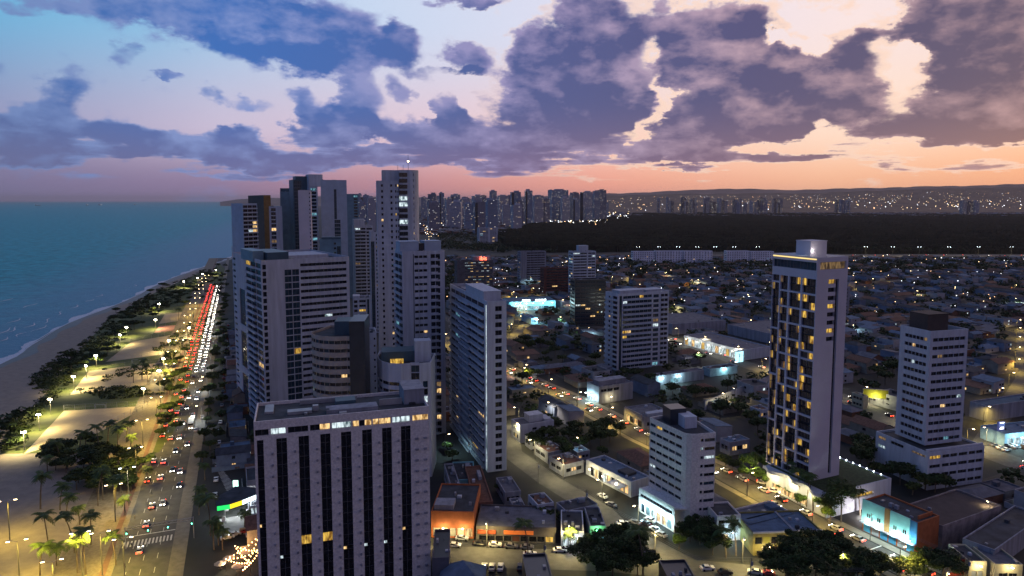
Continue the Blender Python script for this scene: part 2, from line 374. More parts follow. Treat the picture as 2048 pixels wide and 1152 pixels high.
class Tower:
    def __init__(s, name, label, M, Y=None, base=None, yaw=19, xL=None, xR=None, dL=None, dR=None, wall=WHITE, cat='tower block', roofm=ROOFD, par=1.1, z0=0, floors=None, fh=3.2, group=None, ztop=None):
        if Y is None: Y = G(*base)[1]
        x, y, z = atY(M[0], M[1], Y)
        if ztop: z = ztop
        s.z = z; s.M = (x, y); s.par = par; s.wall = wall; s.z0 = z0; s.par = par
        s.e1 = (math.cos(R(yaw)), math.sin(R(yaw))); s.e2 = (-s.e1[1], s.e1[0]); s.yaw = yaw
        s.dR = dR if dR else (solve_len(s.M, s.e1, z, xR) or 20)
        s.dL = dL if dL else (solve_len(s.M, s.e2, z, xL) or 18)
        s.floors = floors or max(1, round((z-z0-par)/fh)); s.fh = (z-z0-par)/s.floors
        s.root = thing(name, label, cat, (x, y, z0), 0, group)
        s.rects = {'front': [], 'left': [], 'right': [], 'back': []}; s.bal = []; s.extra = []
        s.roofm = roofm
        for a in (.25, .75):
            for b in (.25, .75):
                p = s.loc(a*s.dR, b*s.dL); RES.append((p[0], p[1], max(s.dR, s.dL)*.36))
    def loc(s, a, b): return (s.M[0]+s.e1[0]*a+s.e2[0]*b, s.M[1]+s.e1[1]*a+s.e2[1]*b)
    def face(s, f):
        A = s.loc(0, 0); B = s.loc(s.dR, 0); Cc = s.loc(s.dR, s.dL); D = s.loc(0, s.dL)
        return {'front': (A, B), 'left': (D, A), 'right': (B, Cc), 'back': (Cc, D)}[f]
    def win(s, f, u0, u1, a=.3, b=.75, n=1, f0=0, f1=None, kind='g', lit=.05, gap=.25, step=1):
        L = math.dist(*s.face(f)); f1 = s.floors if f1 is None else f1
        for k in range(f0, f1, step):
            z0 = s.z0+s.fh*(k+a); z1 = s.z0+s.fh*(k+b)
            if kind == 'strip': z0 = s.z0+s.fh*(f0+a); z1 = s.z0+s.fh*(f1-1+b)
            for i in range(n):
                x0 = L*(u0+(u1-u0)*i/n)+(gap/2 if i else 0); x1 = L*(u0+(u1-u0)*(i+1)/n)-(gap/2 if i < n-1 else 0)
                m = GLASS2 if kind in ('t', 'strip') else GLASS
                r = random.random()
                if r < lit*(.6 if lit < .3 else 1): m = random.choice([LITW, LITY, LITW, LITC, LITC, LITT, LITD])
                s.rects[f].append((x0, x1, z0, z1, m))
            if kind == 'strip': break
    def balc(s, f, u0, u1, d=1.2, f0=0, f1=None, h=1.05, m=None, step=1, curve=False):
        L = math.dist(*s.face(f)); f1 = s.floors if f1 is None else f1
        for k in range(f0, f1, step): s.bal.append((f, L*u0, L*u1, d, s.z0+s.fh*k-.1, h, m or s.wall, curve))
    def done(s, depth=.4, roofbits=(), parts=100):
        o = s.root.location; wl = MB()
        def loc3(mb): mb.v = [(x-o[0], y-o[1], z-o[2]) for x, y, z in mb.v]; return mb
        allw = []
        for f in s.rects:
            p0, p1 = s.face(f)
            pt = facade(wl, p0, p1, s.z0, s.z, [r[:4] for r in s.rects[f]], depth)
            allw += [(f, pt, r) for r in s.rects[f]]
        # parapet inside and roof
        i = .35; a0, a1, b0, b1 = i, s.dR-i, i, s.dL-i; zr = s.z-s.par
        for (a, b), (c, d), (e, f_), (g, h) in (((0, 0), (s.dR, 0), (a1, b0), (a0, b0)), ((s.dR, 0), (s.dR, s.dL), (a1, b1), (a1, b0)), ((s.dR, s.dL), (0, s.dL), (a0, b1), (a1, b1)), ((0, s.dL), (0, 0), (a0, b0), (a0, b1))):
            q = [s.loc(a, b), s.loc(c, d), s.loc(e, f_), s.loc(g, h)]
            wl.quad(*[(x, y, s.z) for x, y in q])
            wl.quad((q[3][0], q[3][1], s.z), (q[2][0], q[2][1], s.z), (q[2][0], q[2][1], zr), (q[3][0], q[3][1], zr))
        loc3(wl).build('wall', s.wall, s.root)
        rf = MB(); rf.prism([s.loc(a0, b0), s.loc(a1, b0), s.loc(a1, b1), s.loc(a0, b1)], zr-.3, zr); ro = loc3(rf).build('roof', s.roofm, s.root)
        roofbits = list(roofbits)
        if s.z > 25:
            rr = random.Random(int(s.z*10))
            for _ in range(rr.randrange(4, 9)):
                a_, b_ = rr.uniform(.04, .9), rr.uniform(.04, .9); roofbits.append(('roof_unit', a_, a_+rr.uniform(.6, 2)/s.dR, b_, b_+rr.uniform(.6, 2)/s.dL, 0, rr.uniform(.5, 1.5), rr.choice([GREY, STEEL, ROOFD])))
        for (nm, fa0, fa1, fb0, fb1, h0, h1, m) in roofbits:
            b = MB(); b.box(s.M, s.e1, s.dR*fa0, s.dR*fa1, s.dL*fb0, s.dL*fb1, zr+h0-.0, zr+h1)
            if h1 > 2 and nm != 'antenna':
                b.box(s.M, s.e1, s.dR*fa0-.15, s.dR*fa1+.15, s.dL*fb0-.15, s.dL*fb1+.15, zr+h1, zr+h1+.25)
            loc3(b).build(nm, m, ro)
        # windows as parts: the largest and the lit ones first
        allw.sort(key=lambda w: -((w[2][1]-w[2][0])*(w[2][3]-w[2][2])*(1 if w[0] in ('front', 'left') else .05)*(3 if w[2][4] in LITSET else 1)))
        rest = {}
        for k, (f, pt, r) in enumerate(allw):
            zb = None
            if r[3]-r[2] > 6: zb = [r[2]+s.fh*j for j in range(1, int((r[3]-r[2])/s.fh)+1)]
            if k < parts:
                b = MB(); pane(b, pt, r[:4], depth, zb=zb); loc3(b).build('window', [r[4], FRAME], s.root)
            else: rest.setdefault('r', MB()); pane(rest['r'], pt, r[:4], depth, m0={GLASS: 0, GLASS2: 2, LITW: 3, LITY: 4, LITC: 5, LITT: 6, LITD: 3}[r[4]], zb=zb)
        for mb in rest.values(): tag(loc3(mb).build('window', [GLASS, FRAME, GLASS2, LITW, LITY, LITC, LITT], s.root), kind='stuff')
        rb = None
        for k, (f, u0, u1, d, z, h, m, cv) in enumerate(s.bal):
            p0, p1 = s.face(f); L = math.dist(p0, p1); e = ((p1[0]-p0[0])/L, (p1[1]-p0[1])/L)
            b = MB() if k < parts else (rb or MB())
            if k >= parts: rb = b
            if cv:
                pts = [(u0, 0.0)]+[(u0+(u1-u0)*t, -d*(.35+.65*math.sin(math.pi*min(1, t*.5+.25)))) for t in (0, .25, .5, .75, 1)]+[(u1, 0.0)]
            else: pts = [(u0, 0.0), (u0, -d), (u1, -d), (u1, 0.0)]
            P2 = [(p0[0]+e[0]*u-e[1]*q, p0[1]+e[1]*u+e[0]*q) for u, q in pts]
            b.prism(P2, z, z+.15)
            for i in range(len(P2)-1):
                A_, B_ = P2[i], P2[i+1]; ll = math.dist(A_, B_); ee = ((B_[0]-A_[0])/ll, (B_[1]-A_[1])/ll)
                b.box(A_, ee, 0, ll, 0, .12, z+.15, z+.15+h)
            if k < parts: loc3(b).build('balcony', m, s.root)
        if rb: tag(loc3(rb).build('balcony', s.bal[0][6], s.root), kind='stuff')
        return s
def poly_building(name, label, pts, z, floors, wall, spec, cat='tower block', closed_back=None, par=1.0, lit=.05, depth=.4, z0=0, parts=100, roofm=ROOFD):
    """pts: visible outline left to right; spec[i]: list of (u0,u1,a,b,f0,f1) for edge i"""
    allp = pts+closed_back; o = (pts[0][0], pts[0][1], z0)
    root = thing(name, label, cat, o); wl = MB(); fh = (z-z0-par)/floors; ws = []
    for i in range(len(allp)):
        p0, p1 = allp[i], allp[(i+1) % len(allp)]; L = math.dist(p0, p1); rs = []
        for (u0, u1, a, b, f0, f1) in (spec[i] if i < len(spec) else []):
            for k in range(f0, floors if f1 is None else f1): rs.append((L*u0, L*u1, z0+fh*(k+a), z0+fh*(k+b)))
        pt = facade(wl, p0, p1, z0, z, rs, depth); ws += [(pt, r) for r in rs]
    def l3(mb): mb.v = [(x-o[0], y-o[1], zz-o[2]) for x, y, zz in mb.v]; return mb
    cx = sum(p[0] for p in allp)/len(allp); cy = sum(p[1] for p in allp)/len(allp)
    inn = [(cx+(x-cx)*.96, cy+(y-cy)*.96) for x, y in allp]
    for i in range(len(allp)):
        j = (i+1) % len(allp)
        wl.quad((*allp[i], z), (*allp[j], z), (*inn[j], z), (*inn[i], z)); wl.quad((*inn[i], z), (*inn[j], z), (*inn[j], z-par), (*inn[i], z-par))
    l3(wl).build('wall', wall, root)
    r = MB(); r.prism(inn, z-par-.3, z-par); ro = l3(r).build('roof', roofm, root)
    ws.sort(key=lambda w: -(w[1][1]-w[1][0])*(w[1][3]-w[1][2])); rest = None
    for k, (pt, r_) in enumerate(ws):
        m = random.choice([LITW, LITY, LITC]) if random.random() < lit else random.choice([GLASS, GLASS, GLASS2])
        if k < parts: b = MB(); pane(b, pt, r_, depth); l3(b).build('window', [m, FRAME], root)
        else: rest = rest or MB(); pane(rest, pt, r_, depth)
    if rest: tag(l3(rest).build('window', [GLASS, FRAME], root), kind='stuff')
    RES.append((cx, cy, max(math.dist((cx, cy), p) for p in allp)*.85))
    return root, ro, l3, fh
# ---------------------------------------------------------------- the setting
FAR = 60000.0
shore = [(-300, -400), (-315, 100), (-335, 300)]+[G(x, y) for x, y in ((0, 728), (60, 690), (110, 660), (170, 632), (250, 602), (330, 562), (400, 536), (458, 516))]
shore += [(-640, 1650), (-800, 2200), (-1100, 3200), (-1700, 5000), (-2700, 8000), (-4200, 12500), (-6600, 18000), (-9000, 24000), (-9000, 60000)]
def smooth(p, n=4):
    out = []
    for i in range(len(p)-1):
        a = p[max(i-1, 0)]; b = p[i]; c = p[i+1]; d = p[min(i+2, len(p)-1)]
        for k in range(n):
            t = k/n
            out.append(tuple(.5*((2*b[j])+(-a[j]+c[j])*t+(2*a[j]-5*b[j]+4*c[j]-d[j])*t*t+(-a[j]+3*b[j]-3*c[j]+d[j])*t**3) for j in (0, 1)))
    return out+[p[-1]]
shore_s = smooth(shore)
def sea_material():
    m = mat('sea_water', (.022, .30, .36), rough=.45, spec=.06, var=.45, scale=.05)
    nt = m.node_tree; b = nt.nodes['Principled BSDF']; tc = nt.nodes['Texture Coordinate']
    mp = nt.nodes.new('ShaderNodeMapping'); mp.inputs['Scale'].default_value = (.10, .22, 1); mp.inputs['Rotation'].default_value = (0, 0, R(-25)); nt.links.new(tc.outputs['Object'], mp.inputs[0])
    n = nt.nodes.new('ShaderNodeTexNoise'); n.inputs['Scale'].default_value = 1.2; n.inputs['Detail'].default_value = 8; n.inputs['Roughness'].default_value = .68; nt.links.new(mp.outputs[0], n.inputs[0])
    bp = nt.nodes.new('ShaderNodeBump'); bp.inputs['Strength'].default_value = 1.0; bp.inputs['Distance'].default_value = 2.2; nt.links.new(n.outputs[0], bp.inputs['Height']); nt.links.new(bp.outputs[0], b.inputs['Normal'])
    # base colour shifts to a paler blue towards the beach
    sx = nt.nodes.new('ShaderNodeSeparateXYZ'); nt.links.new(tc.outputs['Object'], sx.inputs[0])
    d = nt.nodes.new('ShaderNodeMath'); d.operation = 'MULTIPLY_ADD'; nt.links.new(sx.outputs[1], d.inputs[0]); d.inputs[1].default_value = .31; nt.links.new(sx.outputs[0], d.inputs[2])
    wb = nt.nodes.new('ShaderNodeTexNoise'); wb.inputs['Scale'].default_value = .012; wb.inputs['Detail'].default_value = 4; nt.links.new(tc.outputs['Object'], wb.inputs[0])
    ad = nt.nodes.new('ShaderNodeMath'); ad.operation = 'MULTIPLY_ADD'; nt.links.new(wb.outputs[0], ad.inputs[0]); ad.inputs[1].default_value = 120; nt.links.new(d.outputs[0], ad.inputs[2])
    mr = nt.nodes.new('ShaderNodeMapRange'); nt.links.new(ad.outputs[0], mr.inputs[0]); mr.inputs[1].default_value = -420; mr.inputs[2].default_value = -120; mr.interpolation_type = 'SMOOTHSTEP'
    mx = nt.nodes.new('ShaderNodeMix'); mx.data_type = 'RGBA'; nt.links.new(mr.outputs[0], mx.inputs[0])
    src = b.inputs['Base Color'].links[0].from_socket; nt.links.new(src, mx.inputs[6]); mx.inputs[7].default_value = (.11, .28, .40, 1); 
    # whitecaps
    wc = nt.nodes.new('ShaderNodeMapRange'); nt.links.new(n.outputs[0], wc.inputs[0]); wc.inputs[1].default_value = .57; wc.inputs[2].default_value = .68; wc.inputs[3].default_value = 0; wc.inputs[4].default_value = .42
    m2 = nt.nodes.new('ShaderNodeMix'); m2.data_type = 'RGBA'; nt.links.new(wc.outputs[0], m2.inputs[0]); nt.links.new(mx.outputs[2], m2.inputs[6]); m2.inputs[7].default_value = (.40, .45, .55, 1)
    nt.links.new(m2.outputs[2], b.inputs['Base Color']); return m
SEA = sea_material()
sheet('sea', [(-FAR, -3000), (3000, -3000), (3000, FAR), (-FAR, FAR)], -.6, SEA)
GROUND = mat('city_ground', (.016, .018, .014), var=.5, scale=.045, coord='Object', col2=(.034, .035, .038))
sheet('ground', [(FAR, -3000), (FAR, FAR), (-3000, FAR)]+shore_s[::-1]+[(-300, -3000)], 0, GROUND)
SAND = mat('beach_sand', (.24, .20, .16), var=.16, scale=.25, bump=.25)
SANDW = mat('wet_sand', (.13, .105, .10), var=.15, scale=.1, rough=.5)
FOAM = mat('sea_foam', (.50, .52, .58), var=.3, scale=1.0, rough=.6)
AX = lambda y: -33.0-.4*y                       # centre line of the seafront avenue (x at y)
Adir = (-.3714, .9285); Bdir = (.9285, .3714)
def av(s, off):                                # s metres along the avenue from y=150, off metres to the right
    return (AX(150)+Adir[0]*s+Bdir[0]*off, 150+Adir[1]*s+Bdir[1]*off)
inland = [av(s, -24) for s in (1400, 1100, 800, 500, 300, 100, -120, -400)]
sh2 = [p for p in shore_s if p[1] < 1500]
def quads(name, A_, B_, z, m):
    b = MB()
    for i in range(len(A_)-1): b.quad((*A_[i], z), (*B_[i], z), (*B_[i+1], z), (*A_[i+1], z))
    return tag(b.build(name, m), kind='structure')
quads('beach', sh2, [(max(AX(y)-24, x+3), y) for x, y in sh2], .03, SAND)
wet = sh2[2:]; quads('wet_sand_strip', wet, [(x+9+3*math.sin(i*1.7), y) for i, (x, y) in enumerate(wet)], .06, SANDW)
b = MB(); prev = None
for i in range(len(sh2)-1):
    for k in range(12):
        t = k/12; x = sh2[i][0]*(1-t)+sh2[i+1][0]*t; y = sh2[i][1]*(1-t)+sh2[i+1][1]*t
        w = 1.6+1.6*math.sin(y*.031)+1.3*math.sin(y*.11+1)+random.random()*.8
        cur = ((x-max(.6, w)*2.0, y, -.1), (x+1.2+.8*math.sin(y*.05), y, .10))
        if prev and y > 250: b.quad(prev[0], prev[1], cur[1], cur[0])
        prev = cur
tag(b.build('surf', FOAM), kind='structure')
b = MB()
for px, py, ln in ((5, 662, 42), (25, 658, 30), (62, 649, 28), (80, 655, 34), (5, 678, 26), (95, 640, 30), (150, 612, 30), (40, 668, 22), (200, 590, 26), (30, 640, 30), (270, 570, 24), (120, 625, 26), (10, 600, 40), (60, 610, 34), (180, 600, 20)):
    x, y = G(px, py)
    d = Vector((-.32, .95)).normalized(); n = 10; pp = None
    for k in range(n+1):
        t = k/n; q = (x+d.x*ln*(t-.5)+2.5*math.sin(t*5+px), y+d.y*ln*(t-.5)); w = (.15+.75*math.sin(math.pi*t)*random.uniform(.4, 1))
        cur = ((q[0]-w, q[1], -.5), (q[0], q[1], -.5+w*.35), (q[0]+w, q[1], -.5))
        if pp: b.quad(pp[0], cur[0], cur[1], pp[1]); b.quad(pp[1], cur[1], cur[2], pp[2])
        pp = cur
tag(b.build('wave_crests', FOAM), kind='structure')
# roads
ASPH = mat('asphalt', (.075, .074, .072), var=.25, scale=.35)
PAVE = mat('pavement_slabs', (.16, .145, .12), var=.2, scale=.5)
PROM = mat('promenade_paving', (.17, .145, .105), var=.3, scale=.9)
PAINT = mat('road_paint', (.55, .55, .52), var=.3, scale=2)
YPAINT = mat('yellow_road_paint', (.5, .38, .08), var=.3, scale=2)
REDPATH = mat('red_cycle_path', (.14, .08, .06), var=.2)
def road(name, pts, w, m=None, z=.04): 
    o = sheet(name, strip_poly(pts, w), z, m or ASPH)
    for a, c in zip(pts[:-1], pts[1:]): reserve_line(a, c, (max(w) if isinstance(w, list) else w)/2+2)
    return o
SS = list(range(-200, 1300, 60))
road('avenue', [av(s, 0) for s in SS], 15.4)
sheet('promenade', [av(s, -24) for s in SS]+[av(s, -7.8) for s in SS[::-1]], .12, PROM)
sheet('cycle_path', [av(s, -11) for s in SS]+[av(s, -9.3) for s in SS[::-1]], .15, REDPATH)
sheet('avenue_pavement', [av(s, 7.8) for s in SS]+[av(s, 12) for s in SS[::-1]], .14, PAVE)
reserve_line(av(-100, 0), av(1200, 0), 26)
# kerbs
def kerb(name, pts, w=.3):
    b = MB()
    for p, q in zip(pts[:-1], pts[1:]):
        L = math.dist(p, q); b.box(p, ((q[0]-p[0])/L, (q[1]-p[1])/L), 0, L, -w/2, w/2, 0, .15)
    return tag(b.build(name, PAVE), kind='structure')
kerb('kerb', [av(s, -7.75) for s in (-200, 1200)]); kerb('kerb', [av(s, 7.75) for s in (-200, 1200)])
diag = [G(*p) for p in ((960, 712), (1015, 740), (1080, 772), (1150, 802), (1220, 838), (1290, 875), (1370, 912), (1450, 950), (1530, 992), (1620, 1042), (1700, 1082), (1780, 1122), (1850, 1156))]+[(150, 120)]
diag = [(-60, 540), (-30, 480)]+diag[1:]
road('inland_avenue', diag, 11); 
sheet('inland_pavement', strip_poly([(x+7.3, y+2.5) for x, y in diag], 3.2), .12, PAVE); sheet('inland_pavement', strip_poly([(x-7.3, y-2.5) for x, y in diag], 2.6), .13, PAVE)
road('far_avenue', [G(1180, 610), G(1340, 680), G(1440, 712), G(1540, 745), G(1620, 775), G(1700, 800), G(1800, 850), G(1960, 900), G(2100, 950)], 15, z=.045)
road('cross_street', [(-60, 208), (-25, 203), (28, 200), (80, 190), (130, 168)], 12, z=.055)
road('side_street', [G(1015, 850), G(1022, 905), G(1100, 962), G(1200, 1022), G(1240, 1062), (52, 198)], 10, z=.05)
road('back_street', [G(700, 520), G(900, 640), G(1010, 720)], 9, z=.05)
road('link_street', [G(960, 640), G(1100, 640), G(1200, 655), G(1340, 680)], 9, z=.05)
road('market_street', [G(1010, 690), G(1060, 640), G(1030, 600), G(1150, 575), G(1300, 560)], 9, z=.06)
road('hill_street', [G(1540, 745), G(1560, 650), G(1620, 600), G(1800, 560)], 7, z=.05)
road('east_street', [G(1960, 900), G(2048, 760), G(2048, 660)], 9, z=.05)
hw = [(x, 1330-(x-500)*.02) for x in (300, 500, 700, 900, 1100, 1400)]
sheet('highway', strip_poly(hw, 22), 3.0, ASPH); b = MB(); b.v = []; 
b.prism([(300, 1310), (1400, 1295), (1400, 1335), (300, 1350)], -.5, 2.9); tag(b.build('highway_embankment', CONC), kind='structure'); reserve_line((300, 1334), (1400, 1312), 40)
sheet('dark_lot', [G(*p) for p in ((1860, 990), (2060, 930), (2100, 1010), (2000, 1040))], .04, mat('bare_earth', (.05, .045, .038), var=.3, scale=.2))
# painted markings on the avenue
b = MB()
zc = G(300, 1082); base_s = ((zc[0]-AX(150))*Adir[0]+(zc[1]-150)*Adir[1])
for k in range(14):
    o = -7.2+k*1.05; p = av(base_s, o); b.box(p, Bdir, 0, .5, -2.0, 2.0, .05, .062)
b.box(av(base_s+5.5, -7.5), Bdir, 0, 15, -.2, .2, .05, .062)
for s in range(0, 900, 9):
    for o in (-3.85, 0, 3.85): b.box(av(s, o), Adir, 0, 3.5, -.07, .07, .05, .062)
tag(b.build('avenue_markings', PAINT), kind='structure')
b = MB(); q = G(1800, 1130); dd = Vector((diag[-3][0]-diag[-4][0], diag[-3][1]-diag[-4][1])).normalized()
q0 = G(1775, 1122)
for k in range(11): 
    o = -5+k*1.0; b.box((q0[0]-dd.y*o, q0[1]+dd.x*o), (dd.x, dd.y), -2.0, 2.0, -.25, .25, .05, .065)
b.box(G(1745, 1098), (-dd.y, dd.x), -5, 5, -.2, .2, .05, .065)
tag(b.build('zebra_crossing', PAINT), kind='structure')
b = MB()
h0 = G(440, 940); h1 = G(468, 985)
for k in range(17):
    t = k/16; c = (h0[0]+(h1[0]-h0[0])*t, h0[1]+(h1[1]-h0[1])*t); w = 1.5+1.8*t
    b.box(c, (.96, -.28), -w, w, -.16, .16, .03, .045)
tag(b.build('hatched_island', PAINT), kind='structure')
# hills on the horizon and the low ridge in front of them
def ridge(name, prof, Y0, Y1, m, n=160, rows=10, jag=6):
    b = MB(); xs = [p[0] for p in prof]
    grid = []
    for i in range(n+1):
        px = xs[0]+(xs[-1]-xs[0])*i/n
        py = np.interp(px, xs, [p[1] for p in prof]); x, y, z = atY(px, py, Y1)
        z += jag*(math.sin(px*.11)+math.sin(px*.037+2)+random.random()-.5)
        col = []
        for k in range(rows+1):
            t = k/rows; yy = Y0+(Y1-Y0)*t; zz = z*(t**1.3)*(1+.12*math.sin(px*.05+k*1.3)*(1-t)) if k < rows else z
            col.append((x*(yy/Y1), yy, zz-2*(1-t)))
        col.append((x*1.15, Y1*1.15, -20)); grid.append(col)
    W_ = rows+2; b.v = [p for c in grid for p in c]
    for i in range(n):
        for k in range(rows+1): b.f.append((i*W_+k, (i+1)*W_+k, (i+1)*W_+k+1, i*W_+k+1)); b.m.append(0)
    o = b.build(name, m); tag(o, kind='structure'); return grid
HILLF = mat('far_hills', (.17, .115, .09), var=.3, scale=.002); HILLN = mat('near_hills', (.12, .08, .055), var=.5, scale=.006)  # part of the warm evening haze is put into these hill colours
ridge('far_hills', [(900, 398), (1100, 392), (1215, 387), (1330, 383), (1420, 378), (1460, 377), (1560, 380), (1700, 377), (1800, 374), (1900, 372), (1980, 370), (2048, 368), (2500, 366)], 11500, 14500, HILLF)
ridge('headland', [(440, 403), (470, 400), (490, 398), (520, 396), (700, 392), (900, 396)], 13000, 16000, HILLF)
nearg = ridge('near_hills', [(1000, 400), (1215, 391), (1300, 389), (1450, 387), (1640, 386), (1750, 381), (1850, 378), (1960, 375), (2048, 374), (2500, 372)], 5600, 8500, HILLN, jag=3)
# ---------------------------------------------------------------- towers of the seafront and the city
t = Tower('hotel_tower', 'broad ribbed foreground tower with tall dark glass strips and a lit top floor', (507, 844), Y=176, yaw=17.5, dL=18, xR=858, wall=STONE, par=.9)
px = lambda v: (v-20)/1027.0
st = [(34, 70), (141, 200), (266, 325), (390, 448), (510, 570), (635, 693), (755, 813), (870, 930)]
nf = t.floors
for i, (a, c) in enumerate(st):
    u0 = max(.012, px(a)); u1 = px(c); seg = (u1-u0)
    L = t.dR; edge = [0.0]
    zc_ = [t.z0+t.fh*5.0, t.z0+t.fh*5.85] if i in (2, 3) else []
    zt_ = t.z-t.fh*1.62
    if zc_:
        t.rects['front'] += [(L*u0, L*u1, .3, zc_[0], GLASS), (L*u0, L*u1, zc_[0], zc_[1], LITY), (L*u0, L*u1, zc_[1], zt_, GLASS)]
    else:
        zz_ = t.z0+t.fh*random.randrange(3, 9)
        t.rects['front'] += [(L*u0, L*u1, .3, zz_, GLASS), (L*u0, L*(u0+seg*.35), zz_, zz_+1.0, random.choice([LITW, LITC])), (L*(u0+seg*.35), L*u1, zz_, zz_+1.0, GLASS), (L*u0, L*u1, zz_+1.0, zt_, GLASS)]
tops = [(22, 100, 0), (112, 196, 3), (208, 322, 0), (333, 388, 0), (388, 447, 2), (458, 512, 3), (512, 571, 3), (580, 617, 2), (620, 650, 0), (652, 692, 2), (700, 735, 2), (738, 808, 2), (818, 870, 3), (872, 927, 3), (943, 990, 2), (992, 1042, 2)]
for a, c, k in tops: t.rects['front'].append((t.dR*max(.006, px(a)), t.dR*min(.994, px(c)), t.z-t.fh*1.25, t.z-t.fh*.72, (GLASS, 0, LITW, LITC)[k]))
t.win('left', .1, .9, .2, .8, n=4, f1=nf-1, lit=.02)
# air conditioning ledges on the ribs: small boxes under each storey
for k in range(nf-2):
    for i in range(7):
        u = (px(st[i][1])+px(st[i+1][0]))/2+.012
        t.extra.append((u, t.z0+t.fh*(k+.35), .5))
    for u in (px(968), px(1020)): t.extra.append((u, t.z0+t.fh*(k+.35), .9))
t.done(depth=.4, roofbits=[('plant_room', .87, .995, .35, .92, 0, 4.2, GREY), ('roof_tank', .40, .70, .15, .40, 0, 1.4, GREY), ('cooling_unit', .46, .58, .5, .75, 0, 1.9, TEALD), ('roof_duct', .18, .32, .35, .5, 0, .8, STEEL), ('roof_rail', .72, .86, .42, .44, 0, 1.8, STEEL), ('roof_duct', .05, .10, .5, .9, 0, .6, STEEL), ('roof_rail', .25, .60, .86, .88, 0, 1.2, STEEL)])
ex = MB()
p0, p1 = t.face('front'); e = t.e1; nrm = (e[1], -e[0])
for u, z, w in t.extra:
    c = (p0[0]+e[0]*t.dR*u, p0[1]+e[1]*t.dR*u); 
    b = MB(); b.box((c[0]+nrm[0]*.35-t.root.location.x, c[1]+nrm[1]*.35-t.root.location.y), e, -w/2, w/2, -.3, .34, z, z+.45)
    ex.v and None
    n0 = len(ex.v); ex.v += b.v; ex.f += [tuple(i+n0 for i in f) for f in b.f]; ex.m += b.m
tag(ex.build('air_conditioner', GREY, t.root), kind='stuff')

t = Tower('apartment_tower', 'wide pale tower with long window bands and a blank white column, behind the ribbed tower', (522, 521), Y=318, yaw=34, xL=464, xR=698, wall=WHITE2, par=1.6)
q = lambda x: (x-522)/176.0
t.win('front', q(524), q(531), .15, .85, lit=0); t.win('front', q(566), q(594.5), .06, .94, n=2, kind='t', lit=.05, f1=t.floors-1)
t.win('front', q(597), q(692), .30, .74, n=6, lit=.03, gap=.0)
t.win('left', .02, .12, .3, .7, lit=.03); 
for a in range(0, t.floors-6, 7): t.win('left', .24, .44, 0.05, .95, kind='strip', f0=a, f1=a+6)
t.win('left', .50, .98, .22, .95, n=3, lit=.05); t.balc('left', .50, .80, .9)
t.done(roofbits=[('plant_room', -.02, .10, .2, .6, 0, 5, TEALW), ('plant_room', .12, .36, .15, .6, 0, 4.2, TEALD), ('roof_tank', .4, .9, .3, .7, 0, 1.8, WHITE2), ('antenna', -.02, -.015, .93, .94, 0, 5, STEEL), ('antenna', .01, .015, .95, .96, 0, 4, STEEL)])

t = Tower('apartment_tower', 'slender white tower with stepped dark balcony bands and a column of square openings', (974, 603), base=(976, 945), yaw=19, xL=900, xR=1013, wall=WHITE, par=1.5, ztop=70.0)
t.win('front', .42, .76, .2, .82, lit=.0, kind='g'); 
t.win('left', .03, .30, .38, .95, n=2, lit=.07); t.win('left', .30, .62, .38, .95, n=2, lit=.05); t.win('left', .62, .93, .38, .95, n=2, lit=.05)
t.balc('left', .0, .34, .8, f1=t.floors, h=.9); t.balc('left', .34, .62, 1.7, f1=t.floors, h=.9); t.balc('left', .62, .93, .8, f1=t.floors, h=.9)
t.win('left', .955, .99, .02, .98, kind='strip')
t.done(roofbits=[('plant_room', .05, .95, .1, .55, 0, 4.5, WHITE), ('roof_tank', .2, .6, .65, .8, 0, 1.5, GREY)])

def tw_white():
    Y = 385; x, y, z = atY(753, 372, Y); xr = atY(795, 372, Y)[0]
    t = Tower('apartment_tower', 'tallest white tower with sparse tiny windows, a rounded corner and a rooftop aerial', (753, 372), Y=Y, yaw=12, dL=20, xR=797, wall=WHITE2, par=1.2, ztop=121)
    for u in (.20, .62): t.win('front', u, u+.09, .3, .75, lit=.05)
    t.win('front', .84, .90, .3, .75, lit=.08, f0=t.floors-14); t.win('front', .94, .985, .3, .75, lit=.05, f0=t.floors-22)
    t.done(depth=.25)
    # the higher half with the rounded end, child volumes of the same tower
    z2 = 127.0; c0 = t.loc(t.dR, 0); e1, e2 = t.e1, t.e2
    L = 15.5; pts = []
    def lc(a, b_): return (c0[0]+e1[0]*a+e2[0]*b_, c0[1]+e1[1]*a+e2[1]*b_)
    pts = [lc(-4.5, 2.0), lc(.3, 2.0), lc(.3, -1.2), lc(5.5, -1.2)]; cr = 5.0
    for k in range(7):
        a = -90+k*15; pts.append(lc(6.5+cr*math.cos(R(a)), -1.2+cr+cr*math.sin(R(a))))
    back = [lc(11.5, 17), lc(-9, 17), lc(-9, 2.0)]
    spec = [[], [(.2, .8, .1, .9, 20, None)], [(.02, .98, .12, .88, 0, None)], [], [], [(.3, .5, .3, .75, 0, None)]]
    spec[2] = []; spec[3] = []
    root, ro, l3, fh = poly_building('apartment_tower', 'x', pts, z2, 38, WHITE2, [[], [], [], [(.1, .1001, .3, .7, 0, 1)], [], [(.35, .65, .3, .75, 0, None)]], closed_back=back, par=1, lit=.12, depth=.4)
    return t, root, lc, fh, z2
t, r2, lc, fh2, z2 = tw_white()
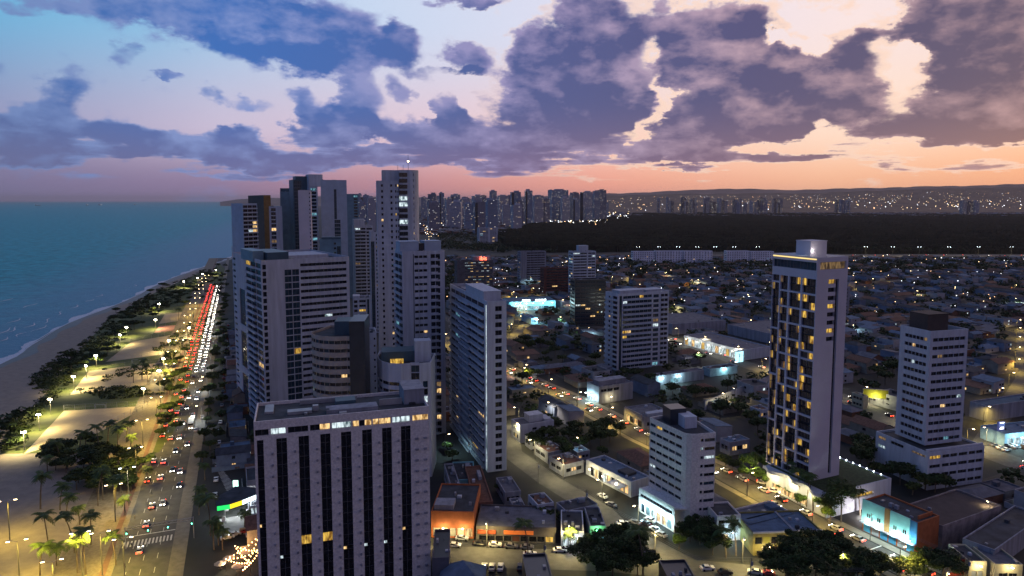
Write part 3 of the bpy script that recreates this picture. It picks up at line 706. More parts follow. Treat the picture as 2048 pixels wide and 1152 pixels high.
# join the second volume to the first tower: its parts become children of one thing
off = Vector(r2.location)-Vector(t.root.location)
for ch in [c for c in C.objects if c.parent == r2]: ch.parent = t.root; ch.location = Vector(ch.location)+off
bpy.data.objects.remove(r2)
o = t.root.location
def addbox(root, name, c, e, a0, a1, b0, b1, z0, z1, m, kind=None):
    b = MB(); b.box((c[0]-root.location.x, c[1]-root.location.y), e, a0, a1, b0, b1, z0-root.location.z, z1-root.location.z)
    ob = b.build(name, m, root); return tag(ob, kind=kind) if kind else ob
cc = lc(.2, -1.35)
for k in range(38):
    if k > 14: addbox(t.root, 'window', cc, t.e1, .0, 4.6, -.1, .3, fh2*k+.5, fh2*k+2.7, random.choice([GLASS, GLASS, GLASS, LITC, GLASS2]))
addbox(t.root, 'antenna', lc(6, 8), t.e1, -.12, .12, -.12, .12, z2, z2+9, STEEL)
addbox(t.root, 'antenna', lc(3, 6), t.e1, -.1, .1, -.1, .1, z2, z2+3, STEEL); addbox(t.root, 'antenna', lc(0, 6), t.e1, -.1, .1, -.1, .1, z2, z2+3, STEEL)
addbox(t.root, 'aircraft_warning_lamp', lc(6, 8), t.e1, -.35, .35, -.35, .35, z2+5, z2+5.7, BULBY)

t = Tower('apartment_tower', 'pale tower with a blue plant room and recessed balconies, right of the tallest tower', (804, 503), Y=308, yaw=22, xL=789, xR=889, wall=WHITE2, par=1.3)
q = lambda x: (x-805)/84.0
t.win('left', .05, .95, .25, .9, n=2, lit=.04); t.balc('left', .05, .95, .8)
t.win('front', q(829), q(854), .38, .76, n=3, lit=.06); t.win('front', q(826.3), q(828), .02, .98, kind='strip')
t.win('front', q(861), q(880), .15, .9, n=2, lit=.12); t.balc('front', q(861), q(875), .5)
t.done(roofbits=[('plant_room', -.02, .42, .15, .7, .4, 5.4, BLUEW), ('plant_room', .46, .56, .2, .7, 0, 4.4, DARK), ('plant_room', .56, .95, .15, .7, .4, 5.4, BLUEW)])

# the cluster of tall towers further up the seafront
t = Tower('apartment_tower', 'bluish white tower with a blank flank and dark balconies, leftmost tower against the sea', (485, 410), Y=545, yaw=48, xL=462, xR=514, wall=BLUEW, par=1.2, ztop=107.5)
t.win('front', .03, .97, .15, .9, n=3, lit=.08); t.balc('front', .02, .98, 1.4, h=.8, m=WHITE2, f0=18)
t.done(parts=60)
t = Tower('apartment_tower', 'dark brown tower with an ochre flank, beside the leftmost bluish tower', (527, 393), Y=600, yaw=30, xL=496, xR=541, wall=BROWND, par=1, ztop=114.5)
t.done(); addbox(t.root, 'ochre_panel', t.M, t.e1, .0, t.dR, -.25, 0, 2, 114.3, OCHRE)
t = Tower('apartment_tower', 'teal topped tower between the dark brown and the dark teal towers', (560, 386), Y=640, yaw=16, xL=531, dL=20, xR=580, wall=TEALW, par=1, ztop=118)
t.win('left', .1, .85, .2, .8, n=2, f0=26, lit=.1, kind='t'); t.done(roofbits=[('plant_room', .0, .9, .2, .8, 0, 4, TEALD)])
w = Tower('apartment_tower', 'pale slim tower with one dark lit window column in front of the teal topped tower', (538, 415), Y=560, yaw=20, dL=12, xR=564, wall=WHITE2, par=1, ztop=105)
w.win('front', .14, .50, .1, .85, n=1, lit=.35); w.done(parts=60)
t = Tower('apartment_tower', 'dark teal tower with an overhanging frame at the top, tallest of the left cluster', (586, 362), Y=600, yaw=27, xL=565, dL=22, xR=622, wall=TEALD, par=.8, ztop=128)
t.win('front', .05, .45, .05, .95, kind='t', f0=6, lit=.10); t.done(parts=60)
z = t.z; M_ = t.loc(t.dR, 0)
addbox(t.root, 'crown_slab', t.M, t.e1, 2, t.dR+2, -.5, t.dL*.6, z, z+3, TEALD)
w0 = atY(617, 360, 598); w1 = atY(640, 360, 598)
addbox(t.root, 'side_wing', (w0[0], w0[1]), t.e1, 0, (w1[0]-w0[0])*.75, 0, 14, 0, 126, WHITE2)
addbox(t.root, 'overhanging_frame', (w0[0], w0[1]), t.e1, 0, (w1[0]-w0[0])*1.2, -.4, 14, 122, 132.5, WHITE2)
for k in range(36): addbox(t.root, 'window', (w0[0], w0[1]), t.e1, (w1[0]-w0[0])*.18, (w1[0]-w0[0])*.62, -.12, .2, 10+k*3.1, 12+k*3.1, GLASS if k % 7 else LITT)
w = Tower('apartment_tower', 'blank mauve slab tower with tiny windows standing in front of the dark teal tower', (596, 383), Y=545, yaw=14, xL=586, dL=16, xR=621, wall=MAUVE, par=1, ztop=118)
w.win('front', .86, .95, .35, .7, lit=.0); w.done(parts=60)
t = Tower('apartment_tower', 'pale blue tower with a keyhole shaped dark glass slot, right of the dark teal tower', (641, 363), Y=575, yaw=14, dL=18, xR=693, wall=BLUEW, par=1, ztop=127)
t.win('front', .50, .60, .1, .9, kind='strip', f0=29, f1=37, lit=0); t.win('front', .50, .73, .05, .95, kind='t', f0=10, f1=29, lit=.08); t.done(parts=60)
t = Tower('apartment_tower', 'lower teal tower with a black glass strip, in front of the keyhole tower', (639, 477), Y=470, yaw=16, dL=14, xR=682, wall=TEALW, par=1.4, ztop=83)
t.win('front', .66, .76, .3, .75, lit=.15); t.win('front', .80, .97, .05, .95, kind='strip', f0=6, f1=t.floors-1)
t.done(roofbits=[('plant_room', .1, 1.0, .1, .7, .8, 2.6, TEALD)])
t = Tower('apartment_tower', 'narrow teal tower peeping from behind the pale blue tower', (693, 392), Y=760, yaw=16, dL=20, xR=717, wall=TEALW, par=1, ztop=117)
t.win('front', .6, .9, .2, .8, lit=.1); t.done(parts=50)
t = Tower('apartment_tower', 'mid rise pale block with wavy balcony bands, left of the tallest white tower', (709, 452), Y=620, yaw=20, dL=18, xR=745, wall=WHITE2, par=1.5, ztop=87)
t.win('front', .02, .60, .25, .8, n=2, lit=.06); t.win('front', .66, .98, .25, .8, lit=.06); t.balc('front', .0, .62, 1.2, curve=True, h=.9)
t.done(roofbits=[('plant_room', .0, .6, .2, .8, 0, 7, WHITE2)])
t = Tower('apartment_tower', 'mid rise block with a red brown centre strip, touching the tallest white tower', (741, 465), Y=560, yaw=16, dL=16, xR=762, wall=WHITE2, par=1, ztop=84)
t.win('front', .02, .35, .1, .9, kind='strip', f0=0, f1=t.floors-2); t.win('front', .5, .98, .2, .75, lit=.04); t.done(parts=50)
t = Tower('apartment_block', 'small pale block with a lit cool roof lamp, below the wavy banded mid rise', (706, 594), Y=455, yaw=14, dL=14, xR=741, wall=WHITE2, par=1, ztop=44.5)
t.win('front', .05, .25, .2, .8, lit=.05); t.win('front', .35, .72, .3, .8, n=1, lit=.1); t.win('front', .80, .92, .05, .95, kind='strip', f0=0, f1=t.floors); 
t.done(roofbits=[('plant_room', .0, .4, .1, .8, 0, 2, WHITE2)])
# curved buildings behind the foreground tower
def arc(c, r, a0, a1, n): return [(c[0]+r*math.cos(R(a0+(a1-a0)*i/n)), c[1]+r*math.sin(R(a0+(a1-a0)*i/n))) for i in range(n+1)]
xa = atY(622, 668, 268); xb = atY(699, 668, 262); zt = 57.5
cx, cy = (xa[0]+xb[0])/2+3.0, 272
pts = arc((cx, cy), 12.0, 192, 292, 9); pts.append((xb[0]+.4, 260.5)); 
back = [(xb[0]+.4, 285), (cx-8, 285)]
sp = [[(.02, .98, .38, .80, 0, None)] for _ in range(9)]+[[(0.02, .9, .38, .80, 0, None)]]
r_, ro, l3, fh = poly_building('round_apartment_block', 'brown block with a rounded end and dark ribbon windows, just behind the ribbed tower', pts, zt, 17, BROWN, sp, closed_back=back, lit=.08, cat='apartment block')
addbox(r_, 'stair_core', (xb[0]+.45, 260), (1, .1), 0, 5.8, -.3, 16, 0, 63.5, DARK); addbox(r_, 'plant_room', (cx-2, 268), (1, .1), 0, 10, 0, 10, 56.3, 62, TEALD)
xa = atY(750, 690, 275); xb = atY(800, 715, 262); xc = atY(820, 705, 262); xd = atY(860, 690, 262); zt = 46.5
pts = [(xa[0], 284), (xa[0]+.6, 276), (xa[0]+2.2, 270), (xa[0]+4.6, 265.5), (xa[0]+7.6, 262.6), (xb[0]+.5, 261.2), (xc[0], 262.4), (xc[0]+.1, 263.4), (xc[0]+3.4, 263.6), (xc[0]+3.5, 262.6), (xd[0], 264)]
sp = [[(.0, 1, .40, .86, 0, 13)] for _ in range(5)]+[[], [], [(.02, .98, .05, .95, 0, None)], [], [(.30, .72, .05, .9, 0, 13)]]
r_, ro, l3, fh = poly_building('curved_apartment_block', 'white block with a sweeping curved balcony front, stepped penthouse and yellow lit terrace', pts, zt, 15, WHITE, sp, closed_back=[(xd[0], 280)], lit=.05, cat='apartment block')
addbox(r_, 'penthouse', (xa[0]+4, 268), (.98, .2), 0, 14, 0, 10, 45, 49.5, TEALD); addbox(r_, 'penthouse', (xc[0]+1, 268), (.98, .2), 0, 6.5, 0, 6, 45, 54, WHITE2)
addbox(r_, 'terrace_window', (xa[0]+8, 264.8), (.98, .1), 0, 5.2, -.1, .2, 45.8, 47.6, LITY)
t = Tower('apartment_tower', 'very narrow pale block squeezed between the brown round block and the white curved block', (727, 680), Y=305, yaw=14, dL=14, xR=753, wall=WHITE2, par=1, ztop=50)
t.win('front', .05, .40, .15, .8, lit=.1); t.win('front', .78, .9, .3, .6, lit=.05); t.balc('front', .05, .42, .7)
t.done()
# inland towers
t = Tower('apartment_tower', 'broad white slab block with turquoise lit balcony bands, standing beyond the inland avenue', (1236, 588), base=(1238, 741), yaw=24, xL=1199, dL=15, xR=1338, wall=WHITE, par=1.4)
t.win('front', .03, .08, .02, .98, kind='strip'); t.win('front', .10, .66, .35, .90, n=7, lit=.06, kind='t', gap=.05); t.win('front', .69, .80, .2, .85, kind='t', lit=.15); t.win('front', .84, .98, .3, .85, n=2, lit=.05)
t.balc('front', .10, .66, 1.2, h=.9, m=BLUEW); t.balc('front', .84, .96, 1.0, h=.9); t.win('left', .25, .4, .3, .7, lit=.03); t.win('left', .6, .95, .25, .85, lit=.03); t.balc('left', .02, .55, 1.3, curve=True); t.balc('left', .6, .98, 1.0)
t.done(roofbits=[('plant_room', .08, .55, .2, .8, 0, 2.6, WHITE2), ('plant_room', .6, .95, .2, .8, 0, 2.2, WHITE2)], parts=100)
ma = G(1376, 868, 33.5); la = G(1300, 843, 33.5); 
t_e = (math.cos(R(14)), math.sin(R(14)))
L_ = (ma[0]-9.0, ma[1]+17.5)
c1 = (ma[0]-.4, ma[1]+.2)
pts = [L_, (ma[0]-1.2, ma[1]+1.6), (ma[0]-.3, ma[1]+.4), (ma[0]+1.2, ma[1]-.25), (ma[0]+3.2, ma[1]-.1), (ma[0]+9.6, ma[1]+1.6)]
sp = [[(.01+.195*k, .195*(k+1)-.005, .34, .72, 2, None) for k in range(5)], [], [], [], [(.18, .34, .40, .75, 2, None), (.40, .98, .34, .72, 2, None)]]
r_, ro, l3, fh = poly_building('office_block', 'speckled office block with a rounded corner and ribbon windows, above lit ground floor shops', pts, 33.5, 11, STONE, sp, closed_back=[(ma[0]+6, ma[1]+17), (ma[0]-4, ma[1]+20)], lit=.06, cat='office block')
addbox(r_, 'plant_room', (ma[0]+1, ma[1]+8), t_e, 0, 4.5, 0, 6, 32, 36.5, WHITE); addbox(r_, 'water_tank', (ma[0]-3, ma[1]+12), t_e, 0, 6, 0, 6, 32, 38, DARK)
pl = [(L_[0]-3.8, L_[1]-2), (ma[0]-3.9, ma[1]-.4)]
e_ = Vector((pl[1][0]-pl[0][0], pl[1][1]-pl[0][1])).normalized()
b = MB(); o = r_.location; pt = facade(b, (pl[0][0]-o.x, pl[0][1]-o.y), (pl[1][0]-o.x, pl[1][1]-o.y), 0, 8.6, [(.5, 17, 5.6, 6.8)]+[(1+i*2.7, 3.2+i*2.7, .3, 3.4) for i in range(6)], .4)
b.prism([(pl[1][0]-o.x, pl[1][1]-o.y), (pl[1][0]+4-o.x, pl[1][1]-.2-o.y), (pl[1][0]+4-o.x, pl[1][1]+5-o.y), (pl[0][0]+4-o.x, pl[0][1]+2-o.y), (pl[0][0]-o.x, pl[0][1]-o.y)], 7.8, 8.4)
b.build('podium', STONE, r_)
for i in range(6):
    b = MB(); pane(b, pt, (1+i*2.7, 3.2+i*2.7, .3, 3.4), .4); b.build('shop_window', [(GLASS2, LITT, LITC, LITW, LITW, LITT)[i], FRAME], r_)
b = MB(); pane(b, pt, (.5, 17, 5.6, 6.8), .4); b.build('window', [GLASS, FRAME], r_)
for i in range(4):
    c = (pl[0][0]+e_.x*(3+i*4.2)+e_.y*1.6, pl[0][1]+e_.y*(3+i*4.2)-e_.x*1.6); point_light((c[0]-o.x, c[1]-o.y, 3.6), 420, COOL, .3, r_)

t = Tower('office_tower', 'white office tower with dark ribbon windows on a wide podium, far right', (1862, 660), Y=258, yaw=16, xL=1801, xR=1937, wall=WHITE, par=2.2, z0=15, ztop=60, floors=13)
t.win('front', .07, .93, .38, .80, n=6, lit=.08, gap=.08); t.win('left', .17, .90, .38, .80, n=6, lit=.10, gap=.08)
t.done(roofbits=[('water_tank', .2, .75, .35, .95, 0, 7.5, BROWND)])
p = Tower('podium_building', 'wide low white podium with three rows of windows under the office tower on the right', (1858, 888), Y=251, yaw=16, xL=1752, xR=1969, wall=WHITE, par=.8, ztop=14.8, floors=4, cat='podium')
p.win('front', .03, .22, .4, .78, lit=.3); p.win('front', .25, .52, .4, .78, n=2, lit=.0); p.win('front', .54, .70, .4, .78, lit=0); p.win('front', .72, .98, .4, .78, n=2, lit=.0)
p.win('left', .05, .20, .5, .85, f0=2, lit=1.0); p.win('left', .3, .55, .5, .85, f0=3, lit=.0); p.win('left', .7, .95, .5, .75, f0=3, lit=1)
p.done(roofbits=[('terrace_wall', .0, 1.0, .02, .05, .8, 1.6, WHITE)])
# glowing company lettering on the terrace (unreadable strokes in the photo: drawn as a row of lit bars)
# grand pale tower (right of centre)
def text_part(word, size, parent, loc, rz, m, extrude=.05):
    cu = bpy.data.curves.new('sign', 'FONT'); cu.body = word; cu.size = size; cu.extrude = extrude
    so = bpy.data.objects.new('tmp', cu); C.objects.link(so); bpy.context.view_layer.update()
    me = bpy.data.meshes.new_from_object(so.evaluated_get(bpy.context.evaluated_depsgraph_get())); bpy.data.objects.remove(so)
    me.materials.clear(); me.materials.append(m); o = bpy.data.objects.new('sign_lettering', me); C.objects.link(o); o.parent = parent; o.location = loc; o.rotation_euler = (R(90), 0, rz); return o
t = GTW = Tower('residential_tower', 'grand pale tower with a dark glass flank, glowing windows and a comb shaped slot', (1635, 515), Y=G(1632, 964, 8.5)[1], yaw=24, xL=1546, xR=1697, wall=MAUVE, par=1.6, z0=8.5, floors=27)
fl = t.floors; L = t.dL; Rr = t.dR
GT = (1650-1640)
# comb shaped slot on the front
for k in range(fl-10, fl-2):
    t.rects['front'].append((Rr*.38, Rr*.62, t.z0+t.fh*(k+.25), t.z0+t.fh*(k+.80), LITY if k in (fl-3, fl-6, fl-9) else GLASS))
t.rects['front'].append((Rr*.62, Rr*.72, t.z0+t.fh*.5, t.z0+t.fh*(fl-3+.80), GLASS))
t.rects['front'].append((Rr*.10, Rr*.94, t.z-t.par-2.9, t.z-t.par-.2, LITD))
# glazed flank: irregular bays between white mullions and slabs
bays = [(.01, .17), (.20, .37), (.41, .66), (.70, .985)]
random.seed(11)
for i, (a, c) in enumerate(bays):
    k = 0
    while k < fl-2:
        n = random.choice([2, 2, 1, 3]) if i else 6; n = min(n, fl-2-k)
        for j in range(n):
            z0 = t.z0+t.fh*(k+j)+(.30 if j == 0 else 0.0); z1 = t.z0+t.fh*(k+j+1)-(.30 if j == n-1 else 0)
            w = (c-a)*L; lw = random.choice([.0, .25, .0, .4, .3]); side = random.random() < .5
            if lw:
                m = LITY
                la = a*L+(0 if side else w*(1-lw)); lb = la+w*lw
                t.rects['left'].append((la, lb, z0, z1, m))
                if side: t.rects['left'].append((lb, c*L, z0, z1, GLASS))
                else: t.rects['left'].append((a*L, la, z0, z1, GLASS))
            else: t.rects['left'].append((a*L, c*L, z0, z1, GLASS))
        k += n
t.rects['left'].append((.01*L, .985*L, t.z-t.par-3.2, t.z-t.par-.3, GLASS2))
random.seed(3)
t.done(depth=.8, roofbits=[('plant_room', .45, .98, .45, .78, 0, 6.5, MAUVE), ('roof_deck', .03, .97, .50, .97, 1.2, 1.5, BLUEW), ('roof_deck_step', .1, .5, .1, .4, 0, .5, WHITE)], parts=100)
# crown light strip along the flank
D0 = t.loc(0, t.dL); o = t.root.location
addbox(t.root, 'cornice_light_strip', t.M, t.e2, .3, t.dL-.3, .02, .18, t.z-.9, t.z-.55, mat('warm_light_strip', (1, .8, .3), emit=1.3, ecol=(1, .72, .22)))
for k in range(4): point_light((t.loc(Rr*.3+k, 3+k*2)[0]-o.x, t.loc(Rr*.3+k, 3+k*2)[1]-o.y, t.z+1.5-o.z), 45, (1, .9, .85), .5, t.root)
# podium with lawn
pod = Tower('tower_podium', 'white podium with a lawn roof and a long lit slot under the grand pale tower', (1655, 987), Y=G(1655, 987, 9)[1], yaw=24, xL=1534, xR=1783, wall=WHITE, par=.4, ztop=9.0, floors=1, cat='podium', roofm=mat('roof_lawn', (.035, .055, .02), var=.5, scale=.8))
pod.rects['front'].append((pod.dR*.42, pod.dR*.72, 4.6, 6.0, LITY)); pod.rects['left'].append((pod.dL*.1, pod.dL*.7, .5, 3.2, LITW))
pod.done(depth=.8)
o = pod.root.location
for k in range(12):
    c = pod.loc(pod.dR-.4, 4+k*3.0); b = MB(); b.tube((c[0]-o.x, c[1]-o.y, 8.9), (c[0]-o.x, c[1]-o.y, 9.25), .14, n=6); b.build('parapet_lamp', BULBW, pod.root)
b = MB(); prev = None
for k in range(33):
    s_ = k/32*pod.dL; wv = 1.2+.9*math.sin(k*.55)+.6*math.sin(k*.23+1); p0 = pod.loc(0, s_); p1 = pod.loc(-wv-1.2, s_)
    cur = ((p0[0]-o.x, p0[1]-o.y), (p1[0]-o.x, p1[1]-o.y))
    if prev:
        for z in (8.9,): b.quad((*prev[1], z), (*cur[1], z), (*cur[0], z), (*prev[0], z)) if False else b.quad((*prev[0], z), (*prev[1], z), (*cur[1], z), (*cur[0], z))
        b.quad((*prev[1], 8.1), (*cur[1], 8.1), (*cur[1], 9.3), (*prev[1], 9.3)); b.quad((*prev[0], 8.1), (*cur[0], 8.1), (*cur[1], 8.1), (*prev[1], 8.1))
    prev = cur
b.build('wavy_canopy', WHITE, pod.root)
for k in range(4): q_ = pod.loc(-2.5, 6+k*9); point_light((q_[0]-o.x, q_[1]-o.y, 6.5), 600, WARM, .3, pod.root)
q_ = pod.loc(12, -5); point_light((q_[0]-o.x, q_[1]-o.y, 1.2), 900, (1, .9, .9), .4, pod.root)
# mid-distance blocks
def block(name, label, M, Y, xR, wall, bands, z, yaw=16, dL=14, n=3, lit=.1, xL=None, bits=(), kind='g', parts=100, cat='office block', ab=(.35, .8)):
    t = Tower(name, label, M, Y=Y, yaw=yaw, xL=xL, dL=None if xL else dL, xR=xR, wall=wall, par=1, ztop=z)
    for a, c in bands: t.win('front', a, c, ab[0], ab[1], n=n, lit=lit, kind=kind)
    t.win('left', .1, .9, ab[0], ab[1], n=n, lit=lit, kind=kind)
    return t.done(roofbits=bits, parts=parts)
t = block('hotel_block', 'dark boxy hotel with a grid of lit windows and a small red roof sign', (914, 522), 760, 986, mat('dark_grey_render', (.10, .10, .12)), [(.22, .97)], atY(914, 522, 760)[2], n=10, lit=.35, bits=[('plant_room', .45, .95, .2, .8, 0, 5, GREY)], kind='t', ab=(.42, .62))
p = t.loc(t.dR*.62, -.4); text_part('ibis', 6.5, t.root, (p[0]-t.root.location.x, p[1]-t.root.location.y, t.z+.3), R(t.yaw), mat('red_sign_glow', (1, .1, .05), emit=5, ecol=(1, .16, .08)), .3)
block('office_block', 'grey office block with a blank side, left of the red brown mall', (1041, 503), 900, 1092, GREY, [(.25, .95)], atY(1041, 503, 900)[2], n=5)
block('office_block', 'reddish brown block behind the lit supermarket', (1088, 536), 800, 1142, REDB, [(.1, .9)], atY(1088, 536, 800)[2], n=4)
block('apartment_block', 'pale banded apartment block with a roof box, behind the dark glass tower', (1146, 503), 760, 1192, WHITE2, [(.03, .6), (.66, .97)], atY(1146, 503, 760)[2], n=2, bits=[('plant_room', .3, .7, .2, .8, 0, 7, WHITE2)])
block('office_tower', 'dark glass office tower with thin lit strips, left of the broad white slab block', (1150, 560), 590, 1212, DARK, [(.03, .66), (.72, .97)], atY(1150, 560, 590)[2], n=4, lit=.12, kind='t', yaw=12)
block('apartment_block', 'white banded apartment block standing at the edge of the dark forest', (958, 456), 1700, 995, WHITE, [(.05, .5), (.6, .95)], atY(958, 456, 1700)[2], n=3, lit=.15, dL=20)
BRIGHTW = mat('bright_white_render', (.72, .72, .78), var=.2, scale=.1)
for i, (a, c, y) in enumerate(((1266, 1310, 503), (1312, 1366, 502), (1368, 1425, 502), (1454, 1500, 502), (1502, 1548, 503))):
    block('apartment_row', 'long low white apartment row at the forest edge, '+('leftmost of five', 'second from the left of five', 'middle one of five', 'second from the right of five', 'rightmost of five, beside the grand tower')[i], (a, y), 1180, c, BRIGHTW, [(.04+.1*q, .08+.1*q) for q in range(10)], atY(a, y, 1180)[2], n=1, lit=.03, yaw=4, dL=14, parts=40, cat='apartment block')
block('apartment_block', 'slim bluish block on a dark plot far right of the grand tower', (1664, 560), 640, 1700, GREY, [(.1, .9)], atY(1664, 575, 640)[2], n=3, lit=.05)
# ---------------------------------------------------------------- low buildings one can tell apart
def low(name, label, M, z, xL=None, xR=None, yaw=27, dL=None, dR=None, wall=WHITE2, roofm=ROOFG, wins=(), floors=None, cat='building', bits=(), par=.5, depth=.3):
    t = Tower(name, label, M, Y=G(M[0], M[1], z)[1], yaw=yaw, xL=xL, dL=dL, xR=xR, dR=dR, wall=wall, par=par, ztop=z, floors=floors or max(1, round(z/3.3)), roofm=roofm, cat=cat)
    for (f, u0, u1, a, b, n, f0, f1, m) in wins:
        L = math.dist(*t.face(f))
        for k in range(f0, f1 if f1 else t.floors):
            for i in range(n):
                w = (u1-u0)*L/n; x0 = L*u0+i*w+.15; x1 = L*u0+(i+1)*w-.15
                mm = m if not isinstance(m, tuple) else random.choice(m)
                t.rects[f].append((x0, x1, t.fh*(k+a), t.fh*(k+b), mm))
    bits = list(bits)
    for _ in range(random.randrange(2, 6)):
        a_, b_ = random.uniform(.05, .85), random.uniform(.05, .85); bits.append((random.choice(['air_conditioner', 'roof_vent', 'roof_hatch']), a_, a_+random.uniform(.5, 1.6)/t.dR, b_, b_+random.uniform(.5, 1.4)/t.dL, 0, random.uniform(.4, 1.1), random.choice([GREY, WHITE2, STEEL, ROOFD])))
    t.done(depth=depth, roofbits=bits); return t
def wlight(t, f, u, z, power, col=COOL, out=1.6, r=.3):
    p0, p1 = t.face(f); L = math.dist(p0, p1); d = ((p1[0]-p0[0])/L, (p1[1]-p0[1])/L); o = t.root.location
    q = (p0[0]+d[0]*L*u+d[1]*out-o.x, p0[1]+d[1]*L*u-d[0]*out-o.y, z)
    b = MB(); b.tube((q[0]-d[1]*out*.95, q[1]+d[0]*out*.95, z), (q[0]-d[1]*out*.2, q[1]+d[0]*out*.2, z+.2), .07, n=5); b.box((q[0], q[1]), d, -.25, .25, -.2, .2, z+.1, z+.3, 1)
    b.build('wall_lamp', [STEEL, BULBW if col == COOL else BULBY], t.root)
    point_light((q[0], q[1], z-.15), power, col, r, t.root)
t = low('turquoise_building', 'turquoise floodlit shop building with an orange end block beside the lower zebra crossing', (1836, 1046), 10.5, xL=1727, xR=1879, wall=ORANGE, roofm=ROOFD, yaw=27,
        wins=[('left', .12, .16, .45, .55, 1, 1, 2, GLASS)], floors=3, bits=[('air_conditioner', .35, .45, .5, .56, 0, 1.2, GREY), ('air_conditioner', .35, .45, .6, .66, 0, 1.2, GREY), ('roof_parapet', .3, .95, .1, .12, 0, 1.2, ORANGE)], cat='shop building')
o = t.root.location; Lf = t.dL
def leftbox(t, name, u0, u1, z0, z1, out, m, inn=0.0):
    b = MB(); D = t.loc(0, t.dL); o = t.root.location; e = (-t.e2[0], -t.e2[1])
    b.box((D[0]-o.x, D[1]-o.y), e, u0*t.dL, u1*t.dL, -out, -inn, z0, z1); return b.build(name, m, t.root)
leftbox(t, 'painted_panel', .0, .43, 3.6, 10.9, .5, TEALP, .02); leftbox(t, 'painted_panel', .53, .88, 3.6, 10.9, .55, TEALP, .02); leftbox(t, 'painted_panel', .88, .995, 3.6, 10.6, .3, BLUEP, .02)
leftbox(t, 'pier', .44, .52, 3.4, 11.1, .9, OCHRE, .02); leftbox(t, 'awning', .0, 1.0, 3.3, 3.6, 1.6, GREY, .02)
for i in range(6): leftbox(t, 'shutter', .03+i*.16, .16+i*.16, .2, 3.1, .12, [BLUEP, mat('grey_shutter', (.3, .32, .34)), BLUEP][i % 3], .02)
for u in (.10, .135, .30, .335, .60, .635, .77, .805): leftbox(t, 'window', u, u+.022, 5.4, 6.7, .62, GLASS, .4)
for u in (.16, .33, .62, .80, .93): wlight(t, 'left', u, 4.4, 420, (.75, 1, 1) if u != .93 else COOL, 2.2)
low('warehouse', 'wide dark roofed warehouse with a pale end wall behind the orange block', (1886, 1052), 7.5, xL=1796, xR=2003, yaw=27, wall=mat('dirty_wall', (.22, .19, .19), var=.4), roofm=mat('warm_dark_sheet', (.065, .05, .05), var=.25), cat='warehouse')
t = low('show_building', 'white showroom with a blue grey roof and lit openings along the side street', (1262, 964), 6.0, xL=1172, xR=1300, yaw=33, wall=WHITE2, roofm=ROOFB, wins=[('left', .1, .95, .1, .75, 9, 0, 1, (LITW, LITW, LITC, GLASS))], floors=1, bits=[('roof_unit', .3, .8, .2, .4, 0, 1, ROOFD)], cat='showroom')
for u in (.2, .5, .8): wlight(t, 'left', u, 4, 500, WARM, 2.5)
b = MB(); D = t.loc(0, 0); b.box((D[0]-t.root.location.x, D[1]-t.root.location.y), (-t.e2[0], -t.e2[1]), -9, -2, -4.5, 0, 3.6, 3.85); 
b.build('entrance_canopy', WHITE, t.root)
t = low('modern_building', 'two storey grey shop building with turquoise wall lamps beside the inland avenue', (1198, 774), 9.5, xL=1174, xR=1266, yaw=27, wall=GREY, roofm=ROOFG, wins=[('left', .1, .5, .05, .45, 3, 0, 1, LITC), ('front', .05, .6, .4, .75, 3, 1, 2, GLASS)], floors=2, bits=[('roof_volume', .1, .9, .3, .8, 0, 2.2, GREY), ('roof_unit', .2, .4, .85, .95, 0, 2.8, WHITE2)])
for u in (.15, .45, .8): wlight(t, 'left', u, 3.8, 500, COOL, 2)
for u in (.3,): wlight(t, 'front', u, 3.6, 400, WARM, 2)
t = low('white_house', 'boxy white modern house with stepped terraces beside the stepped banded tower', (1040, 850), 8.5, xL=1023, xR=1108, yaw=24, wall=WHITE, wins=[('front', .35, .5, .3, .6, 1, 1, 2, GLASS), ('front', .6, .75, .3, .6, 1, 0, 2, GLASS), ('left', .2, .8, .3, .8, 3, 0, 2, (GLASS, LITY))], floors=2, bits=[('upper_floor', .35, .75, .3, .9, 0, 3, WHITE), ('terrace_wall', .75, .95, .1, .8, 0, 1.2, WHITE2)], cat='house')
t = low('sign_building', 'low shop with a framed pale sign panel facing the inland avenue traffic', (1288, 834), 6.5, xL=1248, xR=1345, yaw=24, wall=GREY, wins=[('left', .1, .9, .1, .6, 4, 0, 1, (GLASS, LITW)), ('front', .1, .7, .3, .6, 3, 0, 1, GLASS)], floors=1, bits=[('roof_panel', .2, .9, .1, .3, 0, 1, WHITE2)], cat='shop')
leftbox(t, 'sign_panel', .08, .92, 4.2, 7.2, .3, mat('pale_sign_panel', (.42, .40, .34), var=.3, scale=1.5), .02)
t = low('supermarket', 'wide supermarket floodlit turquoise with bright roof edge lamps', (1018, 604), 9, xL=None, xR=1112, yaw=12, dL=30, wall=mat('turquoise_render', (.18, .42, .48)), roofm=ROOFB, wins=[('front', .1, .95, .1, .5, 8, 0, 1, (LITC, GLASS2, LITT))], floors=1, cat='supermarket')
for u in (.12, .35, .5, .7, .9): wlight(t, 'front', u, 7.5, 1500, COOL, 4, .5)
for k, u in enumerate((.30, .36, .42, .58, .64, .70, .76)):
    p = t.loc(t.dR*u, -.3); o = t.root.location; b = MB(); b.box((p[0]-o.x, p[1]-o.y), t.e1, -1.1, 1.1, -.5, .2, 9.2, 11.0); b.build('roof_floodlight', mat('cool_sign_glow', (.9, 1, 1), emit=3, ecol=(.75, .97, 1)), t.root)
t = low('car_park_roof', 'flat turquoise lit car park yard building in front of the supermarket', (1062, 636), 6, xL=1042, xR=1075, yaw=20, wall=mat('pale_blue_render', (.25, .40, .5)), roofm=ROOFB, wins=[('front', .2, .8, .4, .7, 3, 0, 1, GLASS)], floors=1)
wlight(t, 'front', .8, 5, 1800, COOL, 3, .5)
